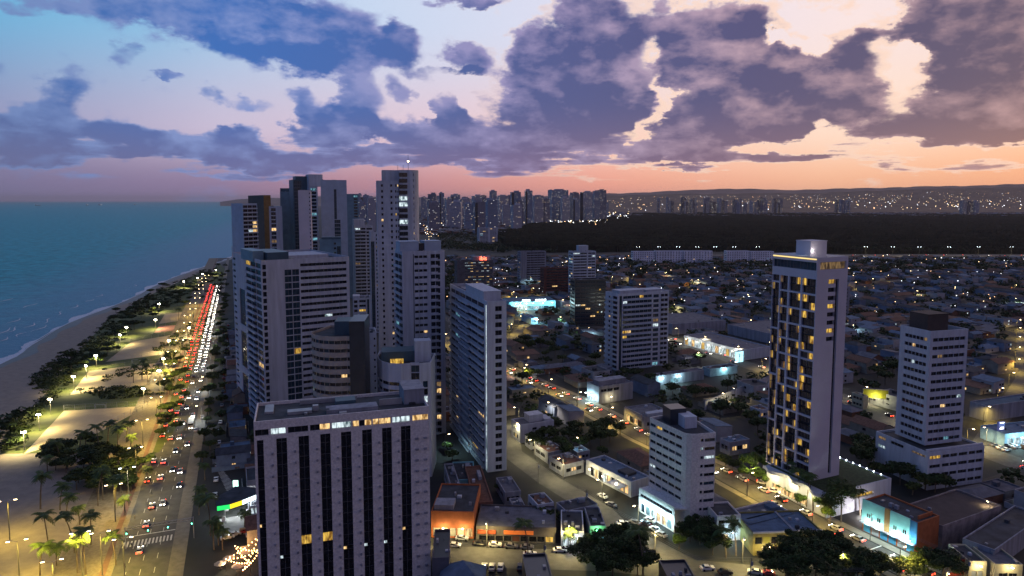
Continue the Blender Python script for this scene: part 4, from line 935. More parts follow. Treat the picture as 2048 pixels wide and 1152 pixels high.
sheet('car_park', [G(*p) for p in ((1045, 645), (1130, 640), (1160, 660), (1100, 672), (1082, 668))], .05, mat('blue_green_tarmac', (.04, .10, .12), var=.3, scale=.2))
t = low('shop_row', 'long glazed shop row with bright white displays facing the far avenue', (1484, 700), 7.5, xL=1368, xR=1540, yaw=27, wall=WHITE2, roofm=ROOFG, wins=[('left', .02, .98, .08, .80, 16, 0, 1, (LITC, LITC, LITY, LITW, LITC))], floors=1, cat='shop row')
for u in (.1, .3, .5, .7, .9): wlight(t, 'left', u, 5.5, 420, (1, .98, .8), 3, .4)
c_ = t.loc(0, 0); tt = thing('totem_sign', 'glowing turquoise sign box at the corner of the long shop row', 'sign', (c_[0]-3, c_[1]-4, 0))
b = MB(); b.box((0, 0), (.89, .45), -3, 3, -.6, .6, .2, 7.5); b.build('sign_box', mat('turquoise_sign_glow', (.5, .95, 1), emit=1.6, ecol=(.45, .9, 1)), tt); b = MB(); b.box((0, 0), (.89, .45), -3.2, 3.2, -.8, .8, 7.5, 7.8); b.box((0, 0), (.89, .45), -3.2, 3.2, -.8, .8, 0, .2); b.build('sign_frame', STEEL, tt)
low('market_hall', 'large grey blue roofed hall behind the long shop row', (1345, 648), 9, xL=None, dL=46, xR=1452, yaw=20, wall=GREY, roofm=ROOFG, cat='hall', floors=2)
low('market_hall', 'broad grey roofed hall right of the long shop row', (1545, 668), 8, xL=1455, xR=1640, yaw=27, wall=GREY, roofm=ROOFG, cat='hall', floors=2)
t = low('workshop', 'low workshop with a teal lit side wall below the broad white slab block', (1312, 752), 6, xL=1300, dL=None, xR=1408, yaw=24, wall=GREY, roofm=ROOFG, floors=1, wins=[('front', .3, .5, .1, .6, 1, 0, 1, LITT)])
wlight(t, 'front', .1, 4.5, 700, COOL, 2); wlight(t, 'front', .45, 4.5, 700, COOL, 2)
t = low('garage_building', 'dark low garage with a lit pale roof edge right of the teal lit workshop', (1420, 738), 5, xL=1405, xR=1475, yaw=24, wall=mat('pale_teal_render', (.3, .45, .48)), roofm=ROOFD, floors=1)
wlight(t, 'front', .5, 4.2, 500, COOL, 2)
w_ = thing('boundary_wall', 'long white boundary wall crossing the dark gardens behind the round cornered office', 'wall', (*G(1410, 820), 0))
p0 = G(1410, 822); p1 = G(1542, 768); L = math.dist(p0, p1); b = MB(); e = ((p1[0]-p0[0])/L, (p1[1]-p0[1])/L); b.box((0, 0), e, 0, L, 0, .3, 0, 4.5); 
for k in range(int(L/4)): b.box((0, 0), e, k*4, k*4+.4, -.12, 0, 0, 4.6)
b.build('wall_panel', WHITE2, w_)
b = MB(); b.box((0, 0), e, -.1, L, -.15, .45, 4.62, 4.8); b.build('coping', GREY, w_)
# restaurant hall and its annexe, lower centre right
t = low('event_hall', 'sprawling grey blue roofed hall between the round cornered office and the inland avenue', (1500, 1050), 6.5, xL=1452, xR=1590, yaw=24, wall=STONE, roofm=ROOFG, floors=1, bits=[('roof_ridge', .1, .9, .3, .36, 0, .5, ROOFB), ('skylight', .75, .95, .5, .8, 0, 1.0, ROOFB)], cat='hall')
t = low('restaurant', 'yellow lit restaurant with a dark blue roof and a turquoise neon name sign', (1507, 1068), 7, xR=1646, dL=15, yaw=4, wall=mat('olive_facade', (.22, .19, .07), var=.4), roofm=ROOFB, floors=2, wins=[('front', .12, .62, .05, .85, 6, 0, 1, (LITW, LITW, GLASS, REDB)), ('front', .02, .60, .1, .8, 5, 1, 2, (GLASS, mat('lit_olive_glass', (.10, .09, .02), emit=.35, ecol=(.5, .42, .04))))], cat='restaurant', bits=[('roof_edge', .0, 1.0, .0, .03, .5, 1.0, WHITE2), ('roof_ridge', .6, .63, .0, 1.0, .0, .5, GREY)])
b = MB(); o = t.root.location; p = t.loc(t.dR*.68, 0); b.box((p[0]-o.x, p[1]-o.y), t.e1, 0, t.dR*.31, -.25, 0, .2, 5.4); b.build('red_sign_wall', REDB, t.root)
NEON = mat('turquoise_neon', (.3, .9, 1), emit=5, ecol=(.25, .85, 1))
p = t.loc(t.dR*.705, -.32); text_part('Coco Bambu', 1.55, t.root, (p[0]-o.x, p[1]-o.y, 3.7), R(4), NEON); 
b = MB(); b.box((p[0]-o.x, p[1]-o.y), t.e1, 1.0, 5.6, -.05, .05, 3.15, 3.45); b.build('sign_underline', mat('white_neon', (1, 1, 1), emit=4), t.root)
for u in (.2, .5, .72): wlight(t, 'front', u, 3.2, 380, WARM, 1.8)
t = low('annexe', 'stone fronted annexe block beside the round cornered office with a lit doorway', (1434, 1032), 8.5, xR=1482, dL=10, yaw=6, wall=STONE, roofm=ROOFD, floors=2, wins=[('front', .05, .95, .45, .75, 3, 1, 2, GLASS), ('front', .2, .8, .1, .55, 2, 0, 1, (LITC, LITW))])
wlight(t, 'front', .6, 3.2, 350, COOL, 1.6)
# street of shops along the bottom
t = low('orange_building', 'orange fronted two storey shop building with lit shutters beside the ribbed tower', (862, 1022), 9, xR=948, dL=22, yaw=-3, wall=ORANGE, roofm=ROOFD, floors=2, wins=[('front', .03, .97, .12, .80, 5, 0, 1, (mat('pale_shutter', (.42, .40, .32), var=.2), LITW, mat('pale_shutter', (.42, .40, .32))))], cat='shop', bits=[('roof_volume', .05, .5, .1, .35, 0, 1.6, GREY)])
wlight(t, 'front', .3, 4, 350, WARM, 2); wlight(t, 'front', .75, 4, 350, WARM, 2)
t = low('shop_row', 'dim single storey shops with a red and yellow sign band behind the parked cars', (952, 1052), 5.2, xR=1112, dL=16, yaw=-3, wall=mat('dim_render', (.10, .09, .09)), roofm=ROOFG, floors=1, wins=[('front', .03, .97, .05, .45, 9, 0, 1, (GLASS, REDB, LITY, GLASS))], cat='shop row')
b = MB(); o = t.root.location; b.box((0, 0), t.e1, t.dR*.35, t.dR*.72, -.5, 0, 2.9, 4.0); b.build('sign_band', mat('lit_orange_band', (.5, .12, .03), emit=.5, ecol=(.8, .18, .03)), t.root)
b = MB(); b.box((0, 0), t.e1, t.dR*.02, t.dR*.25, -.5, 0, 2.9, 4.0); b.build('sign_band', mat('rust_band', (.30, .07, .03)), t.root)
t = low('white_shop', 'small white fronted shop glowing brightly with a curved dark roof', (1122, 1062), 5.5, xR=1168, dL=15, yaw=-4, wall=WHITE, roofm=ROOFD, floors=1, wins=[('front', .05, .95, .1, .75, 4, 0, 1, (LITC, LITC, GLASS))], cat='shop')
wlight(t, 'front', .5, 4.5, 420, (1, 1, .95), 2)
t = low('corner_shop', 'corner shop with a green lamp and a dark hipped roof at the side street', (1180, 1052), 5.5, xR=1212, dL=14, yaw=2, wall=GREY, roofm=ROOFD, floors=1, wins=[('front', .1, .9, .2, .7, 2, 0, 1, (LITT, GLASS))], cat='shop')
b = MB(); o = t.root.location; q = t.loc(2, -1.5); b.tube((q[0]-o.x, q[1]-o.y, 0), (q[0]-o.x, q[1]-o.y, 4.2), .08); b.build('lamp_post', STEEL, t.root); b = MB(); b.tube((q[0]-o.x, q[1]-o.y, 4.2), (q[0]-o.x, q[1]-o.y, 4.7), .22); b.build('green_lamp', mat('green_lamp_glow', (.1, 1, .3), emit=20, ecol=(.1, 1, .25)), t.root); point_light((q[0]-o.x, q[1]-o.y, 5), 260, (.2, 1, .3), .2, t.root)
t = low('dark_building', 'dark flat roofed box cut off by the bottom edge, near the parked cars', (1056, 1168), 12, xR=1108, dL=15, yaw=5, wall=DARK, roofm=DARK, floors=4)
t = low('dark_building', 'small dark flat roofed box at the bottom edge right of the big round tree', (1338, 1160), 12, xR=1394, dL=10, yaw=3, wall=DARK, roofm=DARK, floors=4)
t = low('dark_building', 'dark roofed block with a pale corner right beside the foot of the ribbed tower', (864, 1116), 9, xR=898, dL=17, yaw=4, wall=mat('dark_grey_render', (.10, .10, .12)), roofm=DARK, floors=3)
b = MB(); cx, cy = G(925, 1148, 6); 
for (a0, a1) in ((0, 1), (1, 2), (2, 3), (3, 0)):
    cs = [(-6.5, -5), (6.5, -5), (6.5, 6), (-6.5, 6)]; b.tri((*cs[a0], 5), (*cs[a1], 5), (0, 1, 9.5))
pv = thing('pavilion', 'blue pyramid roofed pavilion at the bottom edge beside the ribbed tower', 'pavilion', (cx, cy, 0)); b.build('roof', ROOFB, pv); b = MB(); b.box((0, 0), (1, 0), -6, 6, -4.6, 5.6, 0, 5); b.build('wall', GREY, pv)
t = low('small_shop', 'small yellow lit shop with a framed pale sign at the bottom right corner', (1938, 1122), 6, xR=1974, dL=10, yaw=-2, wall=mat('cream_wall', (.42, .38, .26), var=.2), roofm=ROOFD, floors=1, wins=[('front', .15, .85, .1, .55, 2, 0, 1, (mat('grey_shutter', (.3, .32, .34)),))], cat='shop')
wlight(t, 'front', .5, 5, 300, WARM, 1.5)
t = low('small_shop', 'low shop with a striped awning at the very bottom right', (1990, 1128), 5.5, xR=2046, dL=10, yaw=-2, wall=mat('cream_wall', (.42, .38, .26)), roofm=ROOFG, floors=1, wins=[('front', .15, .85, .1, .55, 2, 0, 1, (GLASS,))], cat='shop')
wlight(t, 'front', .5, 5, 260, WARM, 1.5)
low('long_shed', 'long dark blue roofed shed running to the right edge near the small shops', (1990, 1100), 6.5, xL=1925, xR=2090, yaw=35, wall=GREY, roofm=ROOFD, floors=1, cat='shed')
t = low('red_trim_building', 'dark shop building with a red painted front band near the bottom right', (1898, 1118), 6, xL=1885, xR=1935, yaw=10, wall=mat('dim_render', (.10, .09, .09)), roofm=ROOFD, floors=1, cat='shop'); b = MB(); b.box((0, 0), t.e1, .3, t.dR-.3, -.2, 0, 4.2, 5.4); b.box((0, 0), t.e1, .3, t.dR-.3, -.2, 0, .8, 1.8); b.build('red_band', mat('red_paint', (.35, .05, .03)), t.root)
t = low('petrol_station', 'blue roofed service station with bright lamps at the right edge', (2010, 868), 6, xR=2100, dL=12, yaw=14, wall=mat('pale_blue_render', (.25, .40, .5)), roofm=ROOFB, floors=1, wins=[('front', .05, .95, .1, .7, 6, 0, 1, (LITC, GLASS, LITC))], cat='service station')
wlight(t, 'front', .2, 5, 1500, COOL, 4, .5); wlight(t, 'front', .6, 5, 1500, COOL, 4, .5)
tt = thing('totem_sign', 'tall blue price totem with white bars beside the service station', 'sign', (*G(2000, 884), 0)); b = MB(); b.box((0, 0), (1, .2), -1.6, 1.6, -.4, .4, 0, 9.5); b.build('sign_box', mat('blue_totem', (.12, .14, .3), emit=.25, ecol=(.2, .22, .6)), tt)
for k, z in enumerate((2.0, 3.0, 4.4, 5.0, 6.2, 6.8, 9.0)): b = MB(); b.box((0, 0), (1, .2), -1.1+(k % 2)*.4, 1.0, -.5, -.41, z, z+.35); b.build('price_bar', mat('white_neon', (1, 1, 1), emit=4), tt)
low('blue_roof_hall', 'very wide dark blue roofed hall behind the service station', (1975, 812), 8, xL=1940, xR=2120, yaw=20, wall=GREY, roofm=mat('deep_blue_roof', (.04, .09, .14), var=.3), floors=2, cat='hall')
tt = thing('billboard', 'olive yellow lit billboard on posts left of the white office tower', 'billboard', (*G(1750, 812), 0), R(-18))
b = MB(); b.box((0, 0), (1, 0), -6.2, 6.2, -.25, .25, 4.2, 9.2); b.build('panel_frame', STEEL, tt)
b = MB(); b.box((0, 0), (1, 0), -6, 6, -.32, -.26, 4.4, 9.0); b.build('panel', mat('olive_poster', (.34, .32, .03), var=.35, scale=.5), tt)
for x in (-3.5, 3.5): b = MB(); b.tube((x, .3, 0), (x, .3, 4.2), .2); b.build('post', STEEL, tt)
for x in (-4.5, -1.5, 1.5, 4.5): b = MB(); b.tube((x, -.3, 4.2), (x, -1.5, 4.0), .06); b.box((x, -1.6), (1, 0), -.2, .2, -.1, .1, 3.9, 4.1); b.build('lamp', [STEEL], tt)
point_light((0, -2.2, 5), 600, (1, .95, .5), .4, tt)
low('white_house', 'two storey cream house front left of the olive billboard', (1727, 792), 7, xL=1704, xR=1736, yaw=20, wall=mat('cream_wall', (.42, .38, .26)), roofm=ROOFT, floors=2, wins=[('left', .1, .9, .3, .7, 3, 0, 2, GLASS)], cat='house')
for (M_, z_, xL_, xR_, dL_, yw, wl_, rf_, lb) in (
    ((1010, 985), 5, 992, 1042, None, 15, GREY, ROOFG, 'grey walled house with a patched roof below the stepped banded tower'),
    ((1075, 1010), 6, 1056, 1108, None, 20, WHITE2, ROOFT, 'clay roofed house left of the side street, behind the dim shops'),
    ((1132, 1022), 5.5, 1112, 1196, None, 24, GREY, ROOFD, 'large dark roofed house at the side street bend'),
    ((950, 1005), 6, 930, 986, None, 10, mat('rust_wall', (.20, .10, .07)), ROOFT, 'rust walled house just behind the orange fronted shop'),
    ((1035, 1032), 4, 1018, 1060, None, 12, GREY, ROOFG, 'low grey annexe in the yards behind the dim shops'),
    ((905, 985), 6.5, 888, 925, None, 12, GREY, ROOFD, 'dark block wedged behind the orange building'),
    ((1128, 930), 5, 1098, 1168, None, 30, GREY, ROOFT, 'brown roofed low house beside the white showroom'),
    ((1096, 905), 5, 1068, 1130, None, 26, GREY, ROOFT, 'rust roofed shed in the dark garden inland of the stepped tower'),
    ((1155, 905), 4, 1140, 1180, None, 26, GREY, ROOFB, 'small blue roofed shed in the middle of the dark gardens'),
    ((1062, 880), 4.5, 1050, 1090, None, 24, WHITE2, ROOFG, 'small pale house below the boxy white modern house'),
    ((1460, 885), 6, 1440, 1500, None, 24, GREY, ROOFB, 'blue grey roofed workshop right of the rounded office'),
    ((1520, 820), 5, 1500, 1540, None, 24, WHITE2, ROOFT, 'small tiled house under the long white wall'),
    ((905, 960), 5, 880, 950, None, 5, mat('turquoise_render', (.18, .42, .48)), ROOFD, 'low turquoise walled house at the foot of the stepped tower')):
    low('house', lb, M_, z_, xL=xL_, xR=xR_, dL=dL_ or (None if xL_ else 12), yaw=yw, wall=wl_, roofm=rf_, floors=1, cat='house', wins=[('front', .1, .9, .35, .7, 3, 0, 1, (GLASS, GLASS, LITW)), ('left', .1, .8, .35, .7, 2, 0, 1, GLASS)], bits=[('water_tank', .6, .8, .6, .8, 0, 1.4, GREY)])
# petrol station canopy left of the ribbed tower
cz = 5.6
P4 = [G(431, 1003, cz), G(434, 1014, cz), G(460, 1010, cz), G(484, 1002, cz), G(514, 990, cz), G(528, 975, cz), G(470, 972, cz), G(440, 990, cz)]
ox, oy = P4[0]; cn = thing('station_canopy', 'petrol station canopy with a green, yellow and white lit fascia beside the avenue', 'canopy', (ox, oy, 0))
rel = [(x-ox, y-oy) for x, y in P4]; b = MB(); b.prism(rel, cz-.9, cz-.1); b.build('canopy_roof', ROOFD, cn)
for (i, m) in ((1, mat('green_fascia_glow', (.05, .8, .2), emit=1.1, ecol=(.02, .85, .16))), (2, mat('yellow_fascia_glow', (1, .8, .05), emit=1.3, ecol=(1, .72, .02))), (3, mat('white_fascia_glow', (.9, 1, 1), emit=2.6, ecol=(.75, .95, 1)))):
    p, q = rel[i], rel[i+1]; L = math.dist(p, q); b = MB(); b.box(p, ((q[0]-p[0])/L, (q[1]-p[1])/L), 0, L, -.2, .0, cz-1.3, cz+.2); b.build('fascia', m, cn)
for p in (G(450, 1040), G(498, 1028), G(456, 1020)):
    b = MB(); b.tube((p[0]-ox, p[1]-oy, 0), (p[0]-ox, p[1]-oy, cz-.9), .28); b.build('column', WHITE, cn)
    b = MB(); b.box((p[0]-ox, p[1]-oy-.9), (1, 0), -.5, .5, -.3, .3, .1, 1.8); b.build('fuel_pump', mat('pump_white', (.6, .6, .6)), cn)
for p in ((448, 1012), (470, 1008), (492, 1004), (505, 990)): q = G(*p, cz-1.3); point_light((q[0]-ox, q[1]-oy, cz-1.2), 520, (.9, .97, 1), .6, cn)
t = low('station_shop', 'glass fronted petrol station shop under the canopy', (500, 1012), 3.4, xR=524, dL=7, yaw=20, wall=WHITE, floors=1, wins=[('front', .05, .95, .1, .85, 3, 0, 1, (LITC,))], cat='shop')
sheet('forecourt', [G(*p) for p in ((430, 1040), (515, 1025), (520, 1068), (436, 1070))], .05, mat('forecourt_concrete', (.22, .22, .21), var=.2, scale=.4))
tt = thing('price_totem', 'small lit green and white totem behind the petrol station canopy', 'sign', (*G(472, 990), 0)); b = MB(); b.box((0, 0), (1, 0), -.9, .9, -.25, .25, 3.2, 5.6); b.build('sign_box', mat('pale_green_glow', (.6, 1, .8), emit=2.2, ecol=(.55, 1, .8)), tt); b = MB(); b.tube((0, 0, 0), (0, 0, 3.2), .15); b.build('post', STEEL, tt)
# beer garden with strings of bulbs
bx, by = G(480, 1110); tt = thing('light_garland', 'criss cross strings of orange bulbs over the outdoor bar left of the ribbed tower', 'string lights', (bx, by, 0))
p_ = [G(452, 1118, 4), G(518, 1072, 4), G(500, 1125, 4), G(470, 1092, 4), G(520, 1100, 4), G(486, 1140, 4)]
for a, c in ((0, 1), (0, 4), (0, 2), (3, 2), (1, 5), (3, 4), (5, 4)):
    A_, B_ = p_[a], p_[c]; b = MB(); n = 9
    for k in range(n+1):
        t_ = k/n; x = A_[0]+(B_[0]-A_[0])*t_-bx; y = A_[1]+(B_[1]-A_[1])*t_-by; z = 4-.7*math.sin(math.pi*t_)
        b.tube((x, y, z-.16), (x, y, z+.1), .15, n=5, m=1)
        if k: b.tube((px_, py_, pz_), (x, y, z), .03, n=3, m=0, cap=False)
        px_, py_, pz_ = x, y, z
    b.build('bulb_string', [FRAME, mat('orange_bulb', (1, .5, .2), emit=14, ecol=(1, .5, .18))], tt)
for i in (0, 1, 2, 4): b = MB(); b.tube((p_[i][0]-bx, p_[i][1]-by, 0), (p_[i][0]-bx, p_[i][1]-by, 4.1), .08); b.build('post', BARK, tt)
point_light((0, 0, 3.4), 700, (1, .55, .22), 1.5, tt); point_light((p_[0][0]-bx, p_[0][1]-by, 3), 300, (1, .8, .5), .3, tt)
for k, (px_, py_) in enumerate(((441, 1141), (458, 1130), (476, 1146), (490, 1118))):
    q = G(px_, py_); u = thing('parasol', 'round beige parasol over a table at the outdoor bar', 'parasol', (q[0], q[1], 0), group='parasols at the outdoor bar'); b = MB(); b.tube((0, 0, 0), (0, 0, 2.6), .05); b.build('pole', STEEL, u)
    b = MB(); 
    for i in range(8):
        a, c = 2*math.pi*i/8, 2*math.pi*(i+1)/8; b.tri((1.8*math.cos(a), 1.8*math.sin(a), 2.2), (1.8*math.cos(c), 1.8*math.sin(c), 2.2), (0, 0, 2.9))
    b.build('canvas', mat('beige_canvas', (.4, .33, .25)), u)
    b = MB(); b.tube((0, 0, .7), (0, 0, .75), .6, n=10); b.tube((0, 0, 0), (0, 0, .7), .06); b.build('table', BARK, u)
# ---------------------------------------------------------------- trees, palms, houses, lamps, cars: one of each kind, then copies
def leafcloud(mb, c, r, n, s, flat=.7, m=0):
    for _ in range(n):
        d = rng.normal(size=3); d /= np.linalg.norm(d); q = r*(rng.rand()**.33)
        x, y, z = c[0]+d[0]*q, c[1]+d[1]*q, c[2]+d[2]*q*flat
        a = rng.normal(size=3); a /= np.linalg.norm(a); a[2] *= .5; t = np.cross(a, d+rng.normal(size=3)*.3); t /= (np.linalg.norm(t)+1e-6)
        w = s*(.6+.8*rng.rand()); h = w*.6
        mb.quad((x-a[0]*w-t[0]*h, y-a[1]*w-t[1]*h, z-a[2]*w-t[2]*h), (x+a[0]*w-t[0]*h, y+a[1]*w-t[1]*h, z+a[2]*w-t[2]*h), (x+a[0]*w+t[0]*h, y+a[1]*w+t[1]*h, z+a[2]*w+t[2]*h), (x-a[0]*w+t[0]*h, y-a[1]*w+t[1]*h, z-a[2]*w+t[2]*h), m)
def tree_proto(name, label, seed, h=8, rad=4.2, n=900, s=.42, lobes=9, m=0, flat=.6, group=None, lr=.36):
    global rng
    rng = np.random.RandomState(seed); rt = thing(name, label, 'tree', (0, 0, 0), 0, group)
    tr = MB(); tr.tube((0, 0, 0), (.15, .1, h*.45), .28, .17, n=6)
    cr = MB()
    for i in range(lobes):
        a = 2*math.pi*i/lobes+rng.rand(); q = rad*(.62 if lr > .2 else .85)*math.sqrt(rng.rand()) if i else 0
        c = (q*math.cos(a), q*math.sin(a), h*(.62+.18*rng.rand())); tr.tube((.15, .1, h*.42), (c[0]*.7, c[1]*.7, c[2]-.4), .11, .04, n=4)
        leafcloud(cr, c, rad*(lr+.22*rng.rand()), n//lobes, s, flat, int(rng.rand() < .3))
    tr.build('trunk', BARK, rt); cr.build('crown', [LEAFM[m], LEAFM[min(3, m+1)] if m < 3 else LEAFM[3]], rt); return freeze(rt)
TREES = [tree_proto('city_tree', 'x', 1, m=0), tree_proto('city_tree', 'x', 2, h=7, rad=5, flat=.45, m=1), tree_proto('city_tree', 'x', 3, h=10, rad=4.5, flat=.8, m=0, lobes=12), tree_proto('city_tree', 'x', 4, h=6, rad=3.4, m=1, n=600), tree_proto('city_tree', 'x', 5, h=9, rad=6, flat=.4, m=0, n=1300, lobes=14)]
BIG = tree_proto('city_tree', 'x', 6, h=11, rad=8, n=6800, s=.30, lobes=30, m=0, flat=.55, lr=.14)
BRT = tree_proto('city_tree', 'x', 7, h=9, rad=4, n=3000, s=.26, lobes=14, m=3, flat=.8)
LACY = tree_proto('city_tree', 'x', 8, h=17, rad=6, n=1500, s=.34, lobes=13, m=1, flat=.7)
def palm_proto(label, seed, h=9, lean=1.0, n=15, L=3.4):
    rg = random.Random(seed); rt = thing('coconut_palm', label, 'palm')
    tr = MB(); k = 6; pts = [(lean*(i/k)**2, lean*.3*(i/k), h*i/k) for i in range(k+1)]
    for i in range(k): tr.tube(pts[i], pts[i+1], .20-.015*i, .20-.015*(i+1), n=6, cap=False)
    cr = MB(); tx, ty, tz = pts[-1]
    for i in range(n):
        a = 2*math.pi*i/n+rg.uniform(-.2, .2); up = rg.uniform(-.2, 1.0); l = L*rg.uniform(.8, 1.1); prev = None; w = Vector((-math.sin(a), math.cos(a), 0))
        for j in range(8):
            t = j/7; r_ = l*(t-.12*t*t*(1-up*.3)); z = tz+up*l*.55*math.sin(t*1.6)-l*.62*t*t*(1.1-up*.35)
            p = Vector((tx+r_*math.cos(a), ty+r_*math.sin(a), z)); wd = .80*math.sin(math.pi*min(.97, t*.85+.12))
            if prev is not None:
                p0, w0 = prev
                for sg in (1, -1):
                    for q in (0, .5):
                        A_ = p0.lerp(p, q); B_ = p0.lerp(p, q+.42); dr = Vector((0, 0, -.42*wd)); fw = (p-p0)*.5
                        cr.quad(tuple(A_), tuple(B_), tuple(B_+w*sg*wd+dr+fw), tuple(A_+w*sg*wd+dr+fw))
            prev = (p, w)
    for _ in range(5): 
        a = rg.uniform(0, 6.28); cr.tube((tx+.25*math.cos(a), ty+.25*math.sin(a), tz-.45), (tx+.25*math.cos(a), ty+.25*math.sin(a), tz-.2), .13, n=5)
    tr.build('trunk', BARK, rt); cr.build('crown', PALML, rt); return freeze(rt)
PALMS = [palm_proto('x', 1), palm_proto('x', 2, h=7.5, lean=-1.2), palm_proto('x', 3, h=11, lean=1.8, n=13), palm_proto('x', 4, h=5.5, lean=.4, n=12, L=2.8)]
PN = [0]
def palm(px, py, k=None, s=1.0, where='on the yellow lit sand', look=None):
    x, y = G(px, py); i = PN[0]; PN[0] += 1; k = i % 4 if k is None else k
    look = look or ('tall straight', 'short leaning', 'very tall leaning', 'small bushy')[k]
    s *= 1.18; dup(PALMS[k], (x, y, 0), random.uniform(0, 6.28), (s, s, s), '%s coconut palm %s, %s palm from the bottom left' % (look, where, nth(i)), 'palms along the seafront')
for a in ((100, 1112, 2), (149, 1106, 2), (182, 1090, 0), (80, 1153, 1), (155, 1147, 0), (172, 1150, 2), (232, 1130, 1), (81, 1018, 0, 1.2), (132, 1043, 1), (113, 1132, 3), (196, 1012, 2), (206, 1000, 0), (230, 1024, 2), (250, 1030, 3), (120, 1020, 1), (160, 1050, 3)): palm(*a[:3], s=a[3] if len(a) > 3 else 1.0)
for a in ((216, 892, 0), (253, 884, 1), (262, 900, 3), (236, 905, 0), (160, 905, 1), (95, 945, 3), (120, 930, 0), (200, 912, 2), (295, 968, 3), (303, 940, 3)): palm(*a, where='beside the nearest sand pitch')
for a in ((267, 766, 0), (284, 760, 2), (296, 765, 0), (318, 640, 1), (357, 640, 0), (345, 700, 3), (340, 790, 3), (330, 772, 1), (380, 600, 0), (395, 580, 1)): palm(*a, where='between the far sand pitches')
for a in ((421, 1072, 2, 1.1), (428, 1100, 1), (400, 1010, 3), (398, 1030, 3), (410, 960, 3), (490, 1062, 3), (437, 1090, 3), (445, 1100, 3)): palm(*a[:3], s=a[3] if len(a) > 3 else 1.0, where='near the petrol station')
for a in ((1056, 1122, 2), (1286, 1158, 2, 1.2), (1472, 1112, 0), (1452, 1116, 1), (1572, 975, 2), (1600, 1008, 2), (1613, 1016, 2), (1626, 1024, 2), (1590, 996, 2), (1720, 1030, 1), (1140, 1100, 3)): palm(*a[:3], s=a[3] if len(a) > 3 else 1.0, where='on an inland street')
TN = {}
TCOUNT = [0]; EXTRA = []
def tree(x, y, proto=None, s=1.0, where='in the dark city blocks', kind=None, group='trees in the city', zs=1):
    if TCOUNT[0] >= 292: EXTRA.append((x, y, s)); return
    TCOUNT[0] += 1
    i = TN.get(where, 0); TN[where] = i+1; p = proto or random.choice(TREES)
    look = {id(BIG): 'large dense dark', id(BRT): 'bright green', id(LACY): 'tall lacy'}.get(id(p)) or ('round dark', 'flat topped green', 'tall dark', 'small green', 'spreading dark')[TREES.index(p)]
    dup(p, (x, y, 0), random.uniform(0, 6.28), (s, s, s*zs), '%s tree %s, %s one' % (look, where, nth(i)), group)
for (px, py, s) in ((1195, 1150, 1.2), (1245, 1130, 1.3), (1275, 1150, 1.0), (1180, 1120, .8), (1225, 1162, 1.1), (1400, 1090, 1.0), (1425, 1110, .9), (1380, 1085, .7), (1600, 1140, 1.2), (1650, 1135, 1.2), (1700, 1152, 1.1), (1630, 1165, 1.3), (1580, 1160, 1.0), (1715, 1170, 1), (1760, 1158, .8), (1855, 1150, .8), (1885, 1160, 1.0), (1820, 1160, .7), (1255, 1090, .6), (1570, 1170, 1.2), (1420, 1075, .6)):
    q = G(px, py); tree(q[0], q[1], BIG, s*.82, 'at the bottom of the photo'); RES.append((*q, 6*s))
for (px, py, s) in ((1500, 950, 1.1), (1512, 968, .8), (1525, 945, .9), (1487, 960, .7), (1535, 975, .6), (1560, 985, .5), (1580, 995, .5), (1600, 1015, .6), (1645, 1030, .9), (1655, 1045, .7), (1358, 1100, .6), (1665, 1020, .8)):
    q = G(px, py); tree(q[0], q[1], BRT, s, 'lit green beside the inland avenue'); RES.append((*q, 3))
for (px, py, s) in ((1682, 1045, 1.0), (1660, 1048, .7)): q = G(px, py); tree(q[0], q[1], LACY, s, 'in front of the tower podium')
for (px, py, s) in ((1450, 935, .8), (1465, 945, .7), (1400, 730, 1.0), (1440, 840, 1.2), (1500, 850, 1.3), (1480, 830, 1.1), (1515, 870, 1.1), (1390, 800, .9), (1345, 790, .9), (1325, 795, .8), (1300, 770, .9), (1270, 760, .9), (1250, 755, .8), (1420, 800, .9), (1455, 785, .9), (1370, 830, .9), (1395, 850, .9),
        (1720, 940, 1), (1735, 925, 1.1), (1750, 950, 1.0), (1775, 960, 1.2), (1800, 970, 1.2), (1815, 950, 1.1), (1835, 965, 1.1), (1850, 980, 1.1), (1870, 985, .9), (1720, 900, 1.0), (1890, 990, .8), (1760, 905, .9), (1790, 935, 1.1), (1825, 990, .9),
        (1770, 770, 1.2), (1785, 755, 1.2), (1755, 755, 1.1), (1775, 740, 1.0), (1060, 760, 1.1), (1045, 770, .9), (1075, 755, .9), (1040, 700, 1.0), (1060, 705, 1.1), (1080, 700, 1.1), (1100, 700, 1.0), (1050, 690, .9), (1110, 712, .9), (1130, 705, 1.0), (1150, 700, 1.0), (1090, 715, 1.0), (1125, 725, .9), (1190, 730, 1), (1180, 740, .9),
        (1080, 880, 1), (1100, 890, 1.1), (1120, 900, 1.1), (1140, 890, 1), (1160, 900, 1.1), (1180, 890, 1), (1200, 900, 1.1), (1220, 885, 1), (1150, 870, 1), (1110, 870, .9), (1190, 870, 1), (1240, 870, 1), (1215, 865, .9), (1130, 920, .9), (1205, 915, .7), (1090, 905, .8), (1070, 895, .8), (895, 905, .8), (905, 920, .7), (1000, 985, .6), (1080, 1040, .8), (1105, 1050, .7), (1140, 1030, .8), (1160, 1045, .8), (1180, 1030, .7)):
    q = G(px, py); tree(q[0], q[1], None, s*random.uniform(.9, 1.1), 'in the dark gardens inland'); RES.append((*q, 4*s))
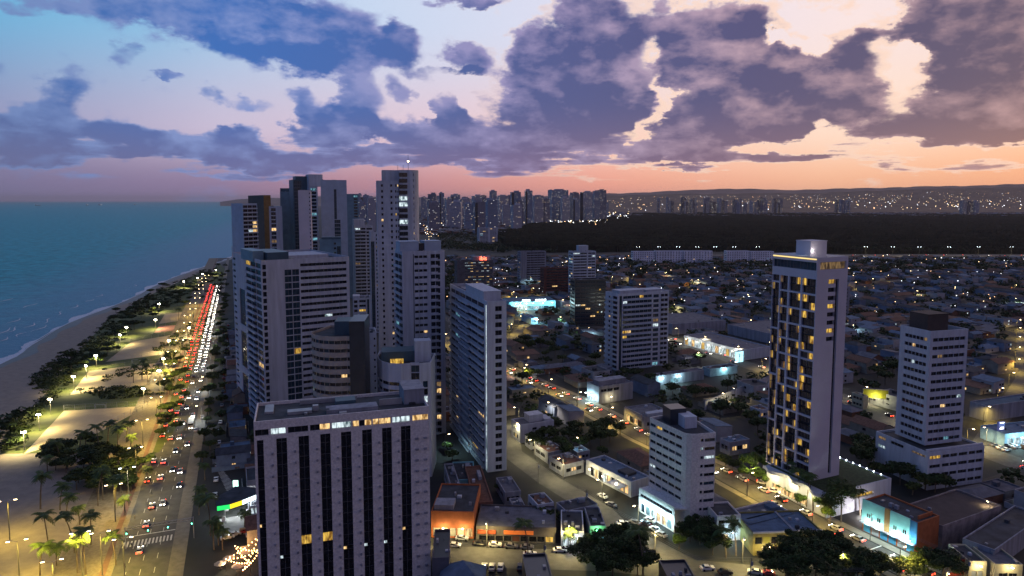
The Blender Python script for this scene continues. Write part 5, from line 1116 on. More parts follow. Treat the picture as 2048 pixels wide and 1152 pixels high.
# seafront grove and shrubs
def region(poly, n, rmin=0):
    xs = [p[0] for p in poly]; ys = [p[1] for p in poly]; out = []
    k = 0
    while len(out) < n and k < n*60:
        k += 1; x = random.uniform(min(xs), max(xs)); y = random.uniform(min(ys), max(ys)); c = False
        for i in range(len(poly)):
            a, b_ = poly[i], poly[i-1]
            if (a[1] > y) != (b_[1] > y) and x < (b_[0]-a[0])*(y-a[1])/(b_[1]-a[1])+a[0]: c = not c
        if c and all((x-q[0])**2+(y-q[1])**2 > rmin*rmin for q in out): out.append((x, y))
    return out
for k in range(46):
    q = av(70+k*13+random.uniform(-3, 3), random.choice((11.5, 13, 15.5)));
    if not (930 < PX(*q)[1] < 1070 and k < 12): tree(q[0], q[1], random.choice(TREES), random.uniform(.5, .8), 'lining the building side of the avenue')
for (poly, n, r_, w) in (([(75, 900), (200, 888), (285, 895), (292, 930), (262, 990), (215, 1000), (150, 985), (90, 925)], 46, 4, 'in the grove below the nearest sand pitch'),
    ([(320, 720), (372, 700), (380, 760), (350, 900), (318, 880), (330, 800)], 24, 5, 'along the promenade'),
    ([(95, 745), (180, 695), (250, 700), (190, 735), (140, 760)], 16, 5, 'on the dune left of the pitches'),
    ([(210, 640), (320, 575), (420, 545), (445, 560), (400, 610), (300, 640), (240, 690)], 60, 7, 'in the dark seafront wood'),
    ([(400, 545), (455, 520), (460, 560), (440, 600)], 22, 9, 'along the far seafront'), ([(0, 860), (40, 830), (60, 850), (45, 900), (0, 900)], 10, 4, 'at the left edge')):
    for (px, py) in region([(p[0], p[1]) for p in poly], n, 6): 
        q = G(px, py); tree(q[0], q[1], random.choice([TREES[1], TREES[4], TREES[0], TREES[3]]), random.uniform(.65, 1.0), w, group='trees on the seafront')
GRASS = mat('dune_grass', (.040, .060, .012), var=.4, scale=.12, col2=(.10, .11, .035), bump=.3)
sheet('grass_strip', [G(*p) for p in ((0, 908), (30, 842), (95, 790), (120, 745), (215, 640), (300, 590), (400, 545), (440, 528), (452, 540), (436, 590), (410, 660), (385, 740), (350, 860), (318, 905), (200, 905))], .06, GRASS)
rngs = random.Random(4); rng = np.random.RandomState(9); sc = MB()
for (poly, n) in (([(30, 845), (95, 790), (60, 770), (110, 740), (150, 760), (90, 820), (40, 880), (0, 905)], 150), ([(60, 760), (130, 700), (200, 700), (150, 745), (90, 780)], 170), ([(150, 700), (215, 640), (250, 650), (220, 700)], 120), ([(215, 640), (300, 585), (420, 535), (430, 555), (330, 620)], 420), ([(150, 780), (260, 770), (330, 790), (200, 800)], 60), ([(300, 700), (390, 640), (440, 545), (455, 560), (400, 680), (330, 720)], 90), ([(195, 740), (330, 725), (330, 750), (200, 765)], 30)):
    for px, py in region(poly, n):
        x, y = G(px, py); leafcloud(sc, (x, y, .5), rngs.uniform(1.5, 3.2), 26, .5, .35, int(rngs.random() < .4))
tag(sc.build('dune_scrub', [LEAFM[0], LEAFM[2]]), 'low dark scrub covering the dune between the beach and the sand pitches', 'scrub', kind='stuff')
# sand pitches, fences and goals
PIT = mat('pitch_sand', (.40, .32, .20), var=.12, scale=.15, bump=.3)
pitches = [((48, 908), (196, 866), (296, 812), (128, 822)), ((140, 790), (300, 770), (352, 722), (178, 742)), ((212, 724), (350, 706), (380, 664), (262, 684)), ((308, 666), (362, 660), (370, 650), (318, 652)), ((318, 648), (384, 638), (388, 622), (330, 628))]
for i, p in enumerate(pitches): sheet('sand_pitch' if i != 3 else 'red_court', [G(*q) for q in p], .09, PIT if i != 3 else mat('red_court_floor', (.34, .16, .13), var=.15))
def fence(p, q, h=3.2, step=5, label=''):
    L = math.dist(p, q); r_ = thing('court_fence', label, 'fence', (p[0], p[1], 0), math.atan2(q[1]-p[1], q[0]-p[0])); n = max(2, int(L/step))
    b0 = MB(); b0.tube((0, 0, 0), (0, 0, h), .07, n=4); po = b0.build('post', STEEL, r_)
    for k in range(1, n+1): o_ = po.copy(); C.objects.link(o_); o_.location = (L*k/n, 0, 0)
    b = MB()
    for z in (.1, h*.5, h-.05): b.tube((0, 0, z), (L, 0, z), .035, n=4)
    k = 0
    while k*.9 < L: b.tube((k*.9, 0, .1), (min(L, k*.9+.9), 0, h-.05), .012, n=3, cap=False); k += 1
    b.build('mesh_panel', STEEL, r_)
names = ['nearest', 'second', 'third', 'red floored', 'farthest']
for i, p in enumerate(pitches):
    w = [G(*q) for q in p]
    for a, c, sd in ((0, 1, 'near'), (3, 2, 'far'), (1, 2, 'road')): fence(w[a], w[c], label='steel mesh fence along the %s side of the %s sand pitch' % (sd, names[i]))
def goal(px, py, lab, rz=.1):
    q = G(px, py); g = thing('goal_frame', lab, 'goal', (q[0], q[1], 0), rz)
    for x in (-2.6, 2.6): b = MB(); b.tube((x, 0, 0), (x, 0, 2.2), .09); b.build('post', WHITE, g); b = MB(); b.tube((x, 0, 2.2), (x, 1.2, 0), .05); b.build('stay', WHITE, g)
    b = MB(); b.tube((-2.7, 0, 2.2), (2.7, 0, 2.2), .09); b.build('crossbar', WHITE, g)
goal(200, 817, 'white goal frame at the far end of the nearest sand pitch'); goal(272, 726, 'white goal frame at the far end of the second sand pitch'); goal(120, 892, 'white goal frame at the near end of the nearest sand pitch')
# ---------------------------------------------------------------- lamps
MUL[0] = 5.2
def lamp_proto(label, kind):
    rt = thing('street_lamp' if kind != 'flood' else 'floodlight', label, 'street lamp' if kind != 'flood' else 'floodlight')
    h = {'avenue': 13, 'street': 8.5, 'flood': 8, 'tall': 14}[kind]
    b = MB(); b.tube((0, 0, 0), (0, 0, h), .20, .10, n=8); b.build('pole', CONC, rt)
    for sg in ((-1, 1) if kind in ('avenue', 'tall') else (1,)):
        if kind == 'flood':
            b = MB(); b.box((0, 0), (1, 0), -.9, .9, -.06, .06, h-.1, h+.02); b.build('arm', STEEL, rt)
            for x in (-.65, 0, .65): b = MB(); b.box((x, -.1), (1, 0), -.28, .28, -.16, .10, h-.1, h+.5, 1); b.box((x, -.02), (1, 0), -.3, .3, -.0, .22, h-.12, h+.52, 0); b.build('lamp_head', [STEEL, BULBF], rt)
        else:
            b = MB(); b.tube((0, 0, h-.1), (sg*1.9, 0, h+.5), .06, .04, n=5); b.build('arm', STEEL, rt)
            b = MB(); b.box((sg*2.2, 0), (1, 0), -.5, .5, -.22, .22, h+.42, h+.6, 0); b.box((sg*2.2, 0), (1, 0), -.42, .42, -.18, .18, h+.26, h+.41, 1); b.build('lamp_head', [STEEL, BULBY if kind != 'tall' else BULBW], rt)
    return freeze(rt), h
LP = {k: lamp_proto('x', k) for k in ('avenue', 'street', 'flood', 'tall')}
LN = {}
def lamp(kind, x, y, rz, power, col, where, light=True, down=False):
    i = LN.get(where, 0); LN[where] = i+1; p, h = LP[kind]
    r_ = dup(p, (x, y, 0), rz, (1, 1, 1), '%s %s, %s one from the camera' % ({'avenue': 'double armed street lamp', 'street': 'single armed street lamp', 'flood': 'white glaring floodlight mast', 'tall': 'tall twin headed lamp'}[kind], where, nth(i)), 'lamps '+where)
    if light:
        for sg in ((-1, 1) if kind == 'avenue' else (1,)):
            o_ = (sg*2.2*math.cos(rz), sg*2.2*math.sin(rz)) if kind != 'flood' else (0, -.9)
            point_light((x+o_[0], y+o_[1], h+.1 if kind != 'flood' else h+.1), power*1.15, col, .35, spot=R(160))
    return r_
rzB = math.atan2(Bdir[1], Bdir[0])
for k in range(22):
    s = 12+k*37; p = av(s, -10.0 if k % 2 else -12.0)
    lamp('avenue', p[0], p[1], rzB, (1300 if k < 4 else 2300) if k < 10 else 1700, SODIUM, 'on the seafront promenade', light=k < 17)
for k in range(6):
    s = 190+k*60; p = av(s, 10.5); lamp('street', p[0], p[1], rzB+math.pi, 900, (.85, .95, 1), 'on the building side of the avenue')
for i, (hx, hy) in enumerate(((47, 865), (77, 830), (100, 799), (147, 754), (172, 732), (192, 712), (240, 670), (253, 655), (311, 640), (318, 608), (368, 563), (327, 718), (338, 682), (378, 656), (287, 778), (318, 742), (395, 556), (405, 548), (432, 540))):
    x, y = G(hx, hy, 8); lamp('flood', x, y, random.uniform(-.4, .4), 4200 if i < 14 else 1500, (1, .82, .38), 'among the sand pitches')
for (px, py, pw) in ((165, 1152, 1500), (40, 1170, 1700), (250, 1165, 900), (110, 1215, 2400), (20, 1080, 1500)):
    x, y = G(px, py); lamp('avenue', x, y, rzB, pw, (1, .72, .10), 'on the sand at the bottom left')
lamp('tall', *G(258, 1012), rzB, 1800, (1, .9, .6), 'beside the palm grove')
MUL[0] = 5.2
def along(pts, step, off, n=99, s0=0):
    out = []; acc = s0; 
    for a, c in zip(pts[:-1], pts[1:]):
        L = math.dist(a, c); d = ((c[0]-a[0])/L, (c[1]-a[1])/L)
        while acc < L: out.append((a[0]+d[0]*acc-d[1]*off, a[1]+d[1]*acc+d[0]*off, math.atan2(-d[0]*(1 if off > 0 else -1), d[1]*(1 if off > 0 else -1)), d)); acc += step
        acc -= L
    return out[:n]
for (pts, step, off, pw, col, where) in ((diag, 30, -6.3, 2200, SODIUM, 'along the inland avenue'), ([(-60, 208), (-25, 203), (28, 200), (80, 190), (130, 168)], 26, 6.5, 2300, (1, .76, .28), 'along the bottom cross street'),
        ([G(1015, 850), G(1022, 905), G(1100, 962), G(1200, 1022), G(1240, 1062), (52, 198)], 24, 5.6, 1300, (1, .84, .42), 'along the side street'),
        ([G(1340, 680), G(1440, 712), G(1540, 745), G(1620, 775), G(1700, 800), G(1800, 850), G(1960, 900)], 36, 8, 1700, (1, .85, .5), 'along the far avenue'),
        ([G(1010, 690), G(1060, 640), G(1030, 600), G(1150, 575), G(1300, 560)], 40, 5, 2200, SODIUM, 'along the market street'),
        ([G(1540, 745), G(1560, 650), G(1620, 600), G(1800, 560)], 55, 5, 1500, SODIUM, 'along the hill street'), ([G(1960, 900), G(2048, 760), G(2048, 660)], 45, 5, 1700, SODIUM, 'along the right edge street')):
    for (x, y, rz, d) in reversed(along(pts, step, off)) if pts[0][1] > pts[-1][1] else along(pts, step, off): lamp('street', x, y, rz, pw, col, where)
for (px) in (1276, 1318, 1356, 1394, 1430, 1468, 1515, 1731, 1785, 1838, 1897, 1956, 2022):
    x, y, z = atY(px, 515, 1316); r_ = lamp('tall', x, y, 0, 0, WARM, 'on the far highway', light=False); r_.location.z = 3; r_.scale = (1.2, 1.2, 1.2)
for px in range(1600, 2100, 70): x, y, z = atY(px, 515, 1300); point_light((x, y, 14), 3000, (1, .82, .45), .8)
MUL[0] = 3.6
# single bright yard lamps inland (photo positions)
for i, (hx, hy, pw, col) in enumerate(((1062, 555, 5000, COOL), (1093, 563, 4000, COOL), (1040, 609, 3000, COOL), (1122, 600, 3000, (1, 1, 1)), (1118, 634, 3500, COOL), (1178, 657, 4500, COOL), (1030, 740, 900, (1, 1, .9)), (1270, 508, 9000, (1, .95, .6)), (1250, 490, 7000, (1, .9, .5)), (1403, 707, 1300, (1, 1, 1)), (1105, 807, 1500, (1, .9, .8)), (1453, 790, 900, WARM), (1498, 640, 1500, WARM), (1060, 731, 900, (1, 1, .95)), (890, 872, 700, COOL), (1300, 640, 1500, SODIUM), (1637, 594, 2500, (1, .9, .6)), (1708, 650, 1500, COOL), (2035, 598, 6000, (.7, .95, 1)), (2030, 570, 3000, SODIUM), (1915, 575, 1500, SODIUM), (1830, 582, 1500, SODIUM), (1470, 780, 700, WARM), (1330, 545, 3000, WARM), (1400, 560, 2500, WARM), (1500, 590, 2500, WARM), (1350, 610, 2000, (1, .85, .3)), (1385, 560, 2500, SODIUM), (1980, 1010, 300, WARM), (1155, 610, 2000, SODIUM), (1160, 880, 200, COOL))):
    x, y = G(hx, hy, 8.5); lamp('street', x, y, random.uniform(0, 6.28), pw, col, 'in an inland yard')
# ---------------------------------------------------------------- vehicles
def car_proto(label, paint, seed=0, lights=False, kind='car'):
    rt = thing('car' if kind == 'car' else 'bus', label, kind)
    if kind == 'car':
        prof = [(-2.1, .35), (2.1, .35), (2.12, .75), (1.9, .92), (1.0, 1.02), (.35, 1.46), (-1.0, 1.5), (-1.65, 1.08), (-2.08, .98), (-2.14, .6)]
        w = .86; wins = [(1.0, 1.04, .35, 1.43), (-1.0, 1.46, -1.62, 1.1)]
    else:
        prof = [(-5.5, .4), (5.5, .4), (5.6, 1.4), (5.45, 3.1), (-5.45, 3.15), (-5.6, 1.2)]; w = 1.25
    b = MB(); n = len(prof)
    def yy(z): return w if z < 1.05 or kind != 'car' else w*.80
    for i in range(n):
        x0, z0 = prof[i]; x1, z1 = prof[(i+1) % n]; b.quad((x0, -yy(z0), z0), (x1, -yy(z1), z1), (x1, yy(z1), z1), (x0, yy(z0), z0))
    for sg in (-1, 1):
        k = len(b.v); b.v += [(x, sg*yy(z), z) for x, z in prof]; b.f.append(tuple(range(k, k+n)) if sg < 0 else tuple(range(k+n-1, k-1, -1))); b.m.append(0)
    b.build('body', paint, rt)
    g = MB()
    if kind == 'car':
        g.quad((1.02, -.70, 1.05), (1.02, .70, 1.05), (.40, .66, 1.45), (.40, -.66, 1.45)); g.quad((-1.60, .70, 1.14), (-1.60, -.70, 1.14), (-1.04, -.66, 1.49), (-1.04, .66, 1.49))
        for sg in (-1, 1): g.quad((.85, sg*.83, 1.06), (.33, sg*.72, 1.40), (-.95, sg*.72, 1.43), (-1.45, sg*.83, 1.08))
    else:
        for sg in (-1, 1): g.quad((5.2, sg*1.27, 1.7), (5.2, sg*1.27, 2.7), (-5.2, sg*1.27, 2.7), (-5.2, sg*1.27, 1.7))
        g.quad((5.57, -1.1, 1.5), (5.57, 1.1, 1.5), (5.49, 1.1, 2.9), (5.49, -1.1, 2.9))
    g.build('windows', GLASS, rt)
    wx = 1.32 if kind == 'car' else 3.6; wr = .33 if kind == 'car' else .5
    for sx in (-1, 1):
        for sy in (-1, 1): b = MB(); b.tube((sx*wx, sy*(w-.12), wr), (sx*wx, sy*(w+.03), wr), wr, n=10); b.build('wheel', mat('tyre_rubber', (.02, .02, .02)), rt)
    fx = prof[2][0]; rx = prof[-1][0]
    for sy in (-1, 1):
        s_ = 1.0 if not lights else 1.5
        b = MB(); b.box((fx-.02, sy*.6), (1, 0), -.02, .10, -.17*s_, .17*s_, .62, .62+.16*s_); b.build('headlight', HEADL if lights else mat('lamp_plastic', (.5, .5, .5), rough=.3), rt)
        b = MB(); b.box((rx+.02, sy*.62), (1, 0), -.10, .02, -.16*s_, .16*s_, .68, .68+.2*s_); b.build('taillight', TAILL if lights else mat('red_lens', (.3, .02, .02), rough=.3), rt)
    return freeze(rt)
PAINTS = [('white', (.62, .62, .62)), ('silver', (.36, .37, .38)), ('black', (.015, .015, .018)), ('dark red', (.25, .02, .02)), ('grey', (.14, .145, .15))]
CARP = [(n, car_proto('x', mat('car_paint_'+n.replace(' ', '_'), c, rough=.3, var=.05, spec=.6))) for n, c in PAINTS]
CARL = [(n, car_proto('x', mat('car_paint_'+n.replace(' ', '_'), c), lights=True)) for n, c in PAINTS[:3]]
BUS = car_proto('spare', mat('bus_paint', (.45, .42, .36), rough=.4), lights=True, kind='bus')
CN = {}; FARC = []
def car(x, y, rz, where, lit=False, k=None, bus=False):
    if lit and y > 560: FARC.append((x, y, .05, rz)); return
    i = CN.get(where, 0); CN[where] = i+1; L = CARL if lit else CARP
    nme, p = ('beige', BUS) if bus else (L[k] if k is not None else random.choice(L))
    dup(p, (x, y, .05), rz, (1, 1, 1), '%s %s %s, %s vehicle there' % (nme, 'bus' if bus else 'car', where, nth(i)), 'vehicles '+where)
angA = math.atan2(Adir[1], Adir[0])
random.seed(21)
for lane, (off, away) in enumerate(((-5.7, True), (-1.9, True), (1.9, False), (5.7, False))):
    s = {0: 120, 1: 60, 2: 95, 3: 110}[lane]
    while s < 800:
        p = av(s, off+random.uniform(-.4, .4)); car(p[0], p[1], angA+(0 if away else math.pi), 'driving away with red tail lamps on the seafront avenue' if away else 'approaching with headlamps on the seafront avenue', lit=True, bus=(lane == 3 and 9 < s/20 % 22 < 9.9))
        s += random.uniform(7.5, 13) if s > 300 else random.uniform(12, 34)
for k in range(26): q = av(95+k*15+random.uniform(-3, 3), 19); car(q[0], q[1], angA, 'parked on the building side of the avenue')
for (px, py, k) in ((408, 700, 0), (412, 690, 0), (405, 712, 1), (406, 725, 2), (400, 745, 0), (388, 755, 2), (368, 803, 0), (366, 811, 0), (364, 818, 1), (392, 862, 0), (405, 836, 0)): 
    x, y = G(px, py); car(x, y, angA, 'parked beside the seafront promenade', k=k)
for (px, py, rz, k) in ((456, 918, 2.2, 2), (474, 935, 2.0, 2), (455, 1078, .5, 0), (468, 1072, .6, 1), (492, 1065, .6, 3), (505, 1072, .5, 1), (512, 968, 1.9, 1)): x, y = G(px, py); car(x, y, rz, 'parked around the petrol station', k=k)
for (px, py, rz, k) in ((909, 1094, -.05, 0), (924, 1080, -.1, 1), (960, 1090, -.05, 2), (990, 1093, -.05, 0), (1022, 1096, -.05, 4), (1054, 1098, -.05, 4), (1060, 1112, .05, 0), (1120, 1104, .1, 0), (1135, 1102, .2, 4)): x, y = G(px, py); car(x, y, rz, 'parked along the bottom cross street', k=k)
for i, px in enumerate((968, 984, 1001, 1040, 1052)): x, y = G(px, 1138); car(x, y, 1.5, 'parked nose in at the bottom edge', k=(1, 1, 0, 2, 1)[i])
for (px, py, rz, k) in ((1205, 995, 2.2, 0), (1222, 1012, 2.3, 4), (1245, 1050, .1, 0), (1232, 1062, .1, 2), (1290, 1050, 2.2, 2), (1300, 1043, 2.2, 0), (1310, 1062, 2.2, 1), (1322, 1072, 2.2, 1), (1335, 1138, .1, 0), (1415, 1140, .1, 0), (1450, 1148, .1, 2), (1270, 1048, 2.3, 4)): x, y = G(px, py); car(x, y, rz, 'parked near the round cornered office', k=k)
for (px, py, rz, k) in ((1517, 1110, 1.9, 2), (1535, 1112, 1.9, 2), (1555, 1112, 1.9, 0), (1572, 1122, 1.8, 3), (1510, 1148, 2.8, 1), (1535, 1150, 2.9, 3)): x, y = G(px, py); car(x, y, rz, 'parked in front of the restaurant', k=k, lit=False)
for (px, py, rz, k) in ((1525, 968, 2.6, 0), (1548, 985, 2.5, 0), (1482, 958, 2.4, 1), (1567, 968, 1.2, 1)): x, y = G(px, py); car(x, y, rz+math.pi, 'waiting in the forecourt of the grand pale tower', lit=k == 0, k=k)
for (px, py, rz, k) in ((1990, 893, .3, 4), (2002, 898, .3, 0), (2012, 902, .4, 0), (2025, 893, .3, 0), (2035, 897, .3, 1), (2010, 893, 1.3, 2)): x, y = G(px, py); car(x, y, rz, 'parked at the service station', k=k)
def traffic(pts, off, away, gap, where, s0=0, s1=9999):
    acc = s0; tot = 0
    for a, c in zip(pts[:-1], pts[1:]):
        L = math.dist(a, c); d = ((c[0]-a[0])/L, (c[1]-a[1])/L)
        while acc < L:
            if tot+acc < s1: car(a[0]+d[0]*acc-d[1]*off, a[1]+d[1]*acc+d[0]*off, math.atan2(d[1], d[0])+(math.pi if away else 0), where, lit=True)
            acc += random.uniform(*gap)
        acc -= L; tot += L
MUL[0] = 3
traffic(diag[1:], 2.6, True, (7, 15), 'with red tail lamps on the inland avenue', 40); traffic(diag[1:], -2.6, False, (14, 34), 'with headlamps on the inland avenue', 60)
fa = [G(1340, 680), G(1440, 712), G(1540, 745), G(1620, 775), G(1700, 800), G(1800, 850), G(1960, 900), G(2100, 950)]
traffic(fa, 3.5, True, (18, 45), 'on the far avenue with tail lamps'); traffic(fa, -3.5, False, (16, 40), 'on the far avenue with headlamps')
for k in range(22):
    x = 560+k*36+random.uniform(-5, 5); y = 1330-(x-500)*.02+random.choice((-5, 5)); i = CN.get('hw', 0); CN['hw'] = i+1
    FARC.append((x, y, 3.1, random.choice((-.02, math.pi-.02))))
for (px, py) in ((1063, 664), (1070, 668), (1076, 662), (1084, 666), (1090, 655), (1078, 648), (1086, 652), (1066, 652), (1073, 656), (1096, 660), (1060, 658), (1102, 664), (1094, 648), (1070, 646)): x, y = G(px, py); car(x, y, .6, 'parked in the turquoise lit car park')
b = MB()
for (x, y, z, rz_) in FARC:
    e = (math.cos(rz_), math.sin(rz_)); b.box((x, y), e, -2.1, 2.1, -.86, .86, z+.3, z+.95, random.choice((0, 0, 1, 2))); b.box((x, y), e, -1.5, .8, -.72, .72, z+.95, z+1.45, 1)
    for s_ in (-.6, .6): b.box((x, y), e, 2.1, 2.2, s_-.24, s_+.24, z+.6, z+.86, 3); b.box((x, y), e, -2.2, -2.1, s_-.24, s_+.24, z+.68, z+.95, 4)
tag(b.build('distant_traffic', [CARL[0][1].children[0].data.materials[0] if CARL[0][1].children else WHITE, DARK, GREY, HEADL, TAILL]), 'distant stream of cars with red and white lamps on the avenue and highway', 'traffic', kind='stuff')
# people on the promenade
def person_proto():
    me = bpy.data.meshes.new('person'); V_ = [(0, 0, .95), (0, 0, 1.2), (0, 0, 1.42), (0, 0, 1.52), (0, 0, 1.66), (.19, 0, 1.40), (.25, .02, 1.12), (.24, .12, .90), (-.19, 0, 1.40), (-.25, -.02, 1.12), (-.24, .08, .88), (.1, 0, .90), (.12, .12, .50), (.12, .05, .06), (.12, .2, .03), (-.1, 0, .90), (-.12, -.08, .50), (-.12, -.2, .08), (-.12, -.06, .03)]
    E_ = [(0, 1), (1, 2), (2, 3), (3, 4), (2, 5), (5, 6), (6, 7), (2, 8), (8, 9), (9, 10), (0, 11), (11, 12), (12, 13), (13, 14), (0, 15), (15, 16), (16, 17), (17, 18)]
    me.from_pydata(V_, E_, []); o_ = bpy.data.objects.new('person', me); C.objects.link(o_)
    md = o_.modifiers.new('s', 'SKIN'); rad = [.15, .13, .14, .06, .11, .06, .045, .035, .06, .045, .035, .09, .065, .045, .04, .09, .065, .045, .04]
    for i, r_ in enumerate(rad): me.skin_vertices[0].data[i].radius = (r_, r_*.8 if i < 3 else r_)
    me.skin_vertices[0].data[0].use_root = True; o_.modifiers.new('u', 'SUBSURF').levels = 1; bpy.context.view_layer.update()
    m2 = bpy.data.meshes.new_from_object(o_.evaluated_get(bpy.context.evaluated_depsgraph_get())); bpy.data.objects.remove(o_)
    o_ = bpy.data.objects.new('person', m2); return o_
pp = person_proto()
for i, (px, py, c, s) in enumerate(((303, 990, (.03, .03, .04), 'dark clothes walking on the promenade beside the avenue'), (302, 1015, (.05, .04, .10), 'blue clothes standing by the promenade kerb'), (294, 1013, (.2, .2, .2), 'grey clothes behind the one in blue on the promenade'), (270, 1040, (.3, .25, .2), 'light clothes walking near the signal gantry'), (250, 1137, (.02, .02, .02), 'black clothes at the bottom of the promenade'), (218, 1068, (.1, .02, .02), 'dark red clothes on the sand path'), (209, 1088, (.05, .05, .06), 'grey shirt walking by the sand path'), (263, 1096, (.03, .03, .03), 'dark clothes waiting at the zebra crossing'), (500, 1084, (.2, .1, .05), 'brown clothes near the bar lights'))):
    o_ = pp.copy(); o_.data = pp.data.copy(); o_.data.materials.clear(); o_.data.materials.append(mat('clothes_%d' % i, c)); C.objects.link(o_); x, y = G(px, py); o_.location = (x, y, .14); o_.rotation_euler = (0, 0, random.uniform(0, 6)); tag(o_, 'person in '+s, 'person')
# signal gantry over the avenue
ga = G(252, 1098); gb = G(388, 1076); gt = thing('signal_gantry', 'steel truss gantry with traffic signals spanning the avenue before the zebra crossing', 'signal gantry', (ga[0], ga[1], 0), math.atan2(gb[1]-ga[1], gb[0]-ga[0])); L = math.dist(ga, gb)
for x in (0, L): b = MB(); b.tube((x, 0, 0), (x, 0, 7.2), .16); b.build('post', STEEL, gt)
b = MB()
for z in (6.2, 7.0): b.tube((0, 0, z), (L, 0, z), .07, n=5)
for k in range(14): b.tube((L*k/14, 0, 6.2 if k % 2 else 7.0), (L*(k+1)/14, 0, 7.0 if k % 2 else 6.2), .035, n=4)
b.build('truss', STEEL, gt)
for x in (.45, L*.33, L*.62, L-.45):
    b = MB(); b.box((x, -.2), (1, 0), -.2, .2, -.16, .16, 4.9, 6.1); h_ = b.build('signal_head', FRAME, gt)
    b = MB(); b.tube((x, -.38, 5.15), (x, -.46, 5.15), .17, n=10); b.build('green_light', mat('signal_green', (.1, 1, .5), emit=16 if x in (.45, L-.45) else .3, ecol=(.1, 1, .55)), h_)
# utility poles with their wires
up = thing('utility_pole', 'x', 'utility pole'); b = MB(); b.tube((0, 0, 0), (0, 0, 9), .16, .11, n=6); b.build('pole', CONC, up); b = MB(); b.box((0, 0), (0, 1), -1, 1, -.06, .06, 8.3, 8.45); b.build('crossarm', BARK, up)
b = MB()
for y_ in (-.8, 0, .8):
    for q in range(6):
        f = lambda t: (30*t, y_, 8.5-1.0*4*t*(1-t)); b.tube(f(q/6), f((q+1)/6), .03, n=3, cap=False)
b.build('wires', FRAME, up); b = MB(); b.tube((.35, 0, 6.6), (.35, 0, 7.7), .3, n=8); b.build('transformer', GREY, up); freeze(up)
for pts, off, w_ in (([(-20, 203), (28, 200), (80, 190)], -6.6, 'along the bottom cross street'), ([G(1100, 962), G(1200, 1022), G(1240, 1062), (52, 198)], -5.6, 'along the side street'), (diag[3:], 6.4, 'along the inland avenue'), ([G(1440, 712), G(1540, 745), G(1620, 775), G(1700, 800)], -8, 'along the far avenue')):
    for i_, (x, y, rz_, d) in enumerate(reversed(along(pts, 30, off))): dup(up, (x, y, 0), math.atan2(d[1], d[0]), (1, 1, 1), 'concrete utility pole with wires %s, %s one' % (w_, nth(i_)), 'utility poles '+w_)
for i, (px, py) in enumerate(((727, 1080), (1106, 1120), (1150, 1160))): pass

if BUS.name not in USED:
    x, y = av(330, 7); car(x, y, angA+math.pi, 'approaching with headlamps on the seafront avenue', bus=True)
# ---------------------------------------------------------------- far skyline, forest, houses, distant lights
def uv_facade_mat(name, col, lit, ww=3.4, wh=3.0):
    m = bpy.data.materials.new(name); m.use_nodes = True; nt = m.node_tree; N = nt.nodes; L = nt.links; b = N['Principled BSDF']; b.inputs['Roughness'].default_value = .7
    tc = N.new('ShaderNodeTexCoord'); sp = N.new('ShaderNodeSeparateXYZ'); L.new(tc.outputs['UV'], sp.inputs[0])
    def mt(op, a, c, d=None):
        n = N.new('ShaderNodeMath'); n.operation = op
        for i, v in enumerate((a, c)):
            if isinstance(v, (int, float)): n.inputs[i].default_value = v
            else: L.new(v, n.inputs[i])
        return n.outputs[0]
    u = mt('DIVIDE', sp.outputs[0], ww); v = mt('DIVIDE', sp.outputs[1], wh); fu = mt('FRACT', u, 0); fv = mt('FRACT', v, 0)
    mask = mt('MULTIPLY', mt('MULTIPLY', mt('GREATER_THAN', fu, .22), mt('LESS_THAN', fu, .8)), mt('MULTIPLY', mt('GREATER_THAN', fv, .3), mt('LESS_THAN', fv, .78)))
    cb = N.new('ShaderNodeCombineXYZ'); L.new(mt('FLOOR', u, 0), cb.inputs[0]); L.new(mt('FLOOR', v, 0), cb.inputs[1])
    oi = N.new('ShaderNodeObjectInfo'); L.new(mt('MULTIPLY', oi.outputs['Random'], 97), cb.inputs[2])
    wn = N.new('ShaderNodeTexWhiteNoise'); L.new(cb.outputs[0], wn.inputs[0]); on = mt('MULTIPLY', mt('LESS_THAN', wn.outputs[0], lit), mask)
    mx = N.new('ShaderNodeMix'); mx.data_type = 'RGBA'; L.new(mask, mx.inputs[0]); mx.inputs[6].default_value = col+(1,); mx.inputs[7].default_value = (.02, .025, .04, 1); L.new(mx.outputs[2], b.inputs['Base Color'])
    cm = N.new('ShaderNodeMix'); cm.data_type = 'RGBA'; L.new(wn.outputs[1], cm.inputs[0]); cm.inputs[6].default_value = (1, .68, .3, 1); cm.inputs[7].default_value = (.8, .92, 1, 1)
    L.new(cm.outputs[2], b.inputs['Emission Color']); L.new(mt('MULTIPLY', on, 1.6), b.inputs['Emission Strength']); m.cycles.emission_sampling = 'NONE'; return m
FM = [('pale', uv_facade_mat('pale_tower_facade', (.42, .42, .47), .035)), ('grey', uv_facade_mat('grey_tower_facade', (.24, .24, .29), .04)), ('bluish', uv_facade_mat('bluish_tower_facade', (.26, .31, .40), .035)), ('dark', uv_facade_mat('dark_tower_facade', (.10, .10, .13), .05))]
def uvbox(w, d, h):
    me = bpy.data.meshes.new('wall'); v = []; f = []; uv = []
    c = [(-w/2, 0), (w/2, 0), (w/2, d), (-w/2, d)]; acc = 0
    for i in range(4):
        a, b_ = c[i], c[(i+1) % 4]; l = math.dist(a, b_); k = len(v); v += [(*a, 0), (*b_, 0), (*b_, h), (*a, h)]; f.append((k, k+1, k+2, k+3)); uv += [(acc, 0), (acc+l, 0), (acc+l, h), (acc, h)]; acc += l
    k = len(v); v += [(*p, h) for p in c]; f.append((k, k+1, k+2, k+3)); uv += [(0, 0)]*4
    me.from_pydata(v, [], f); l = me.uv_layers.new(); l.data.foreach_set('uv', [q for p in uv for q in p]); return me
random.seed(12)
sky_list = []   # (x0, x1, ytop, ybase)
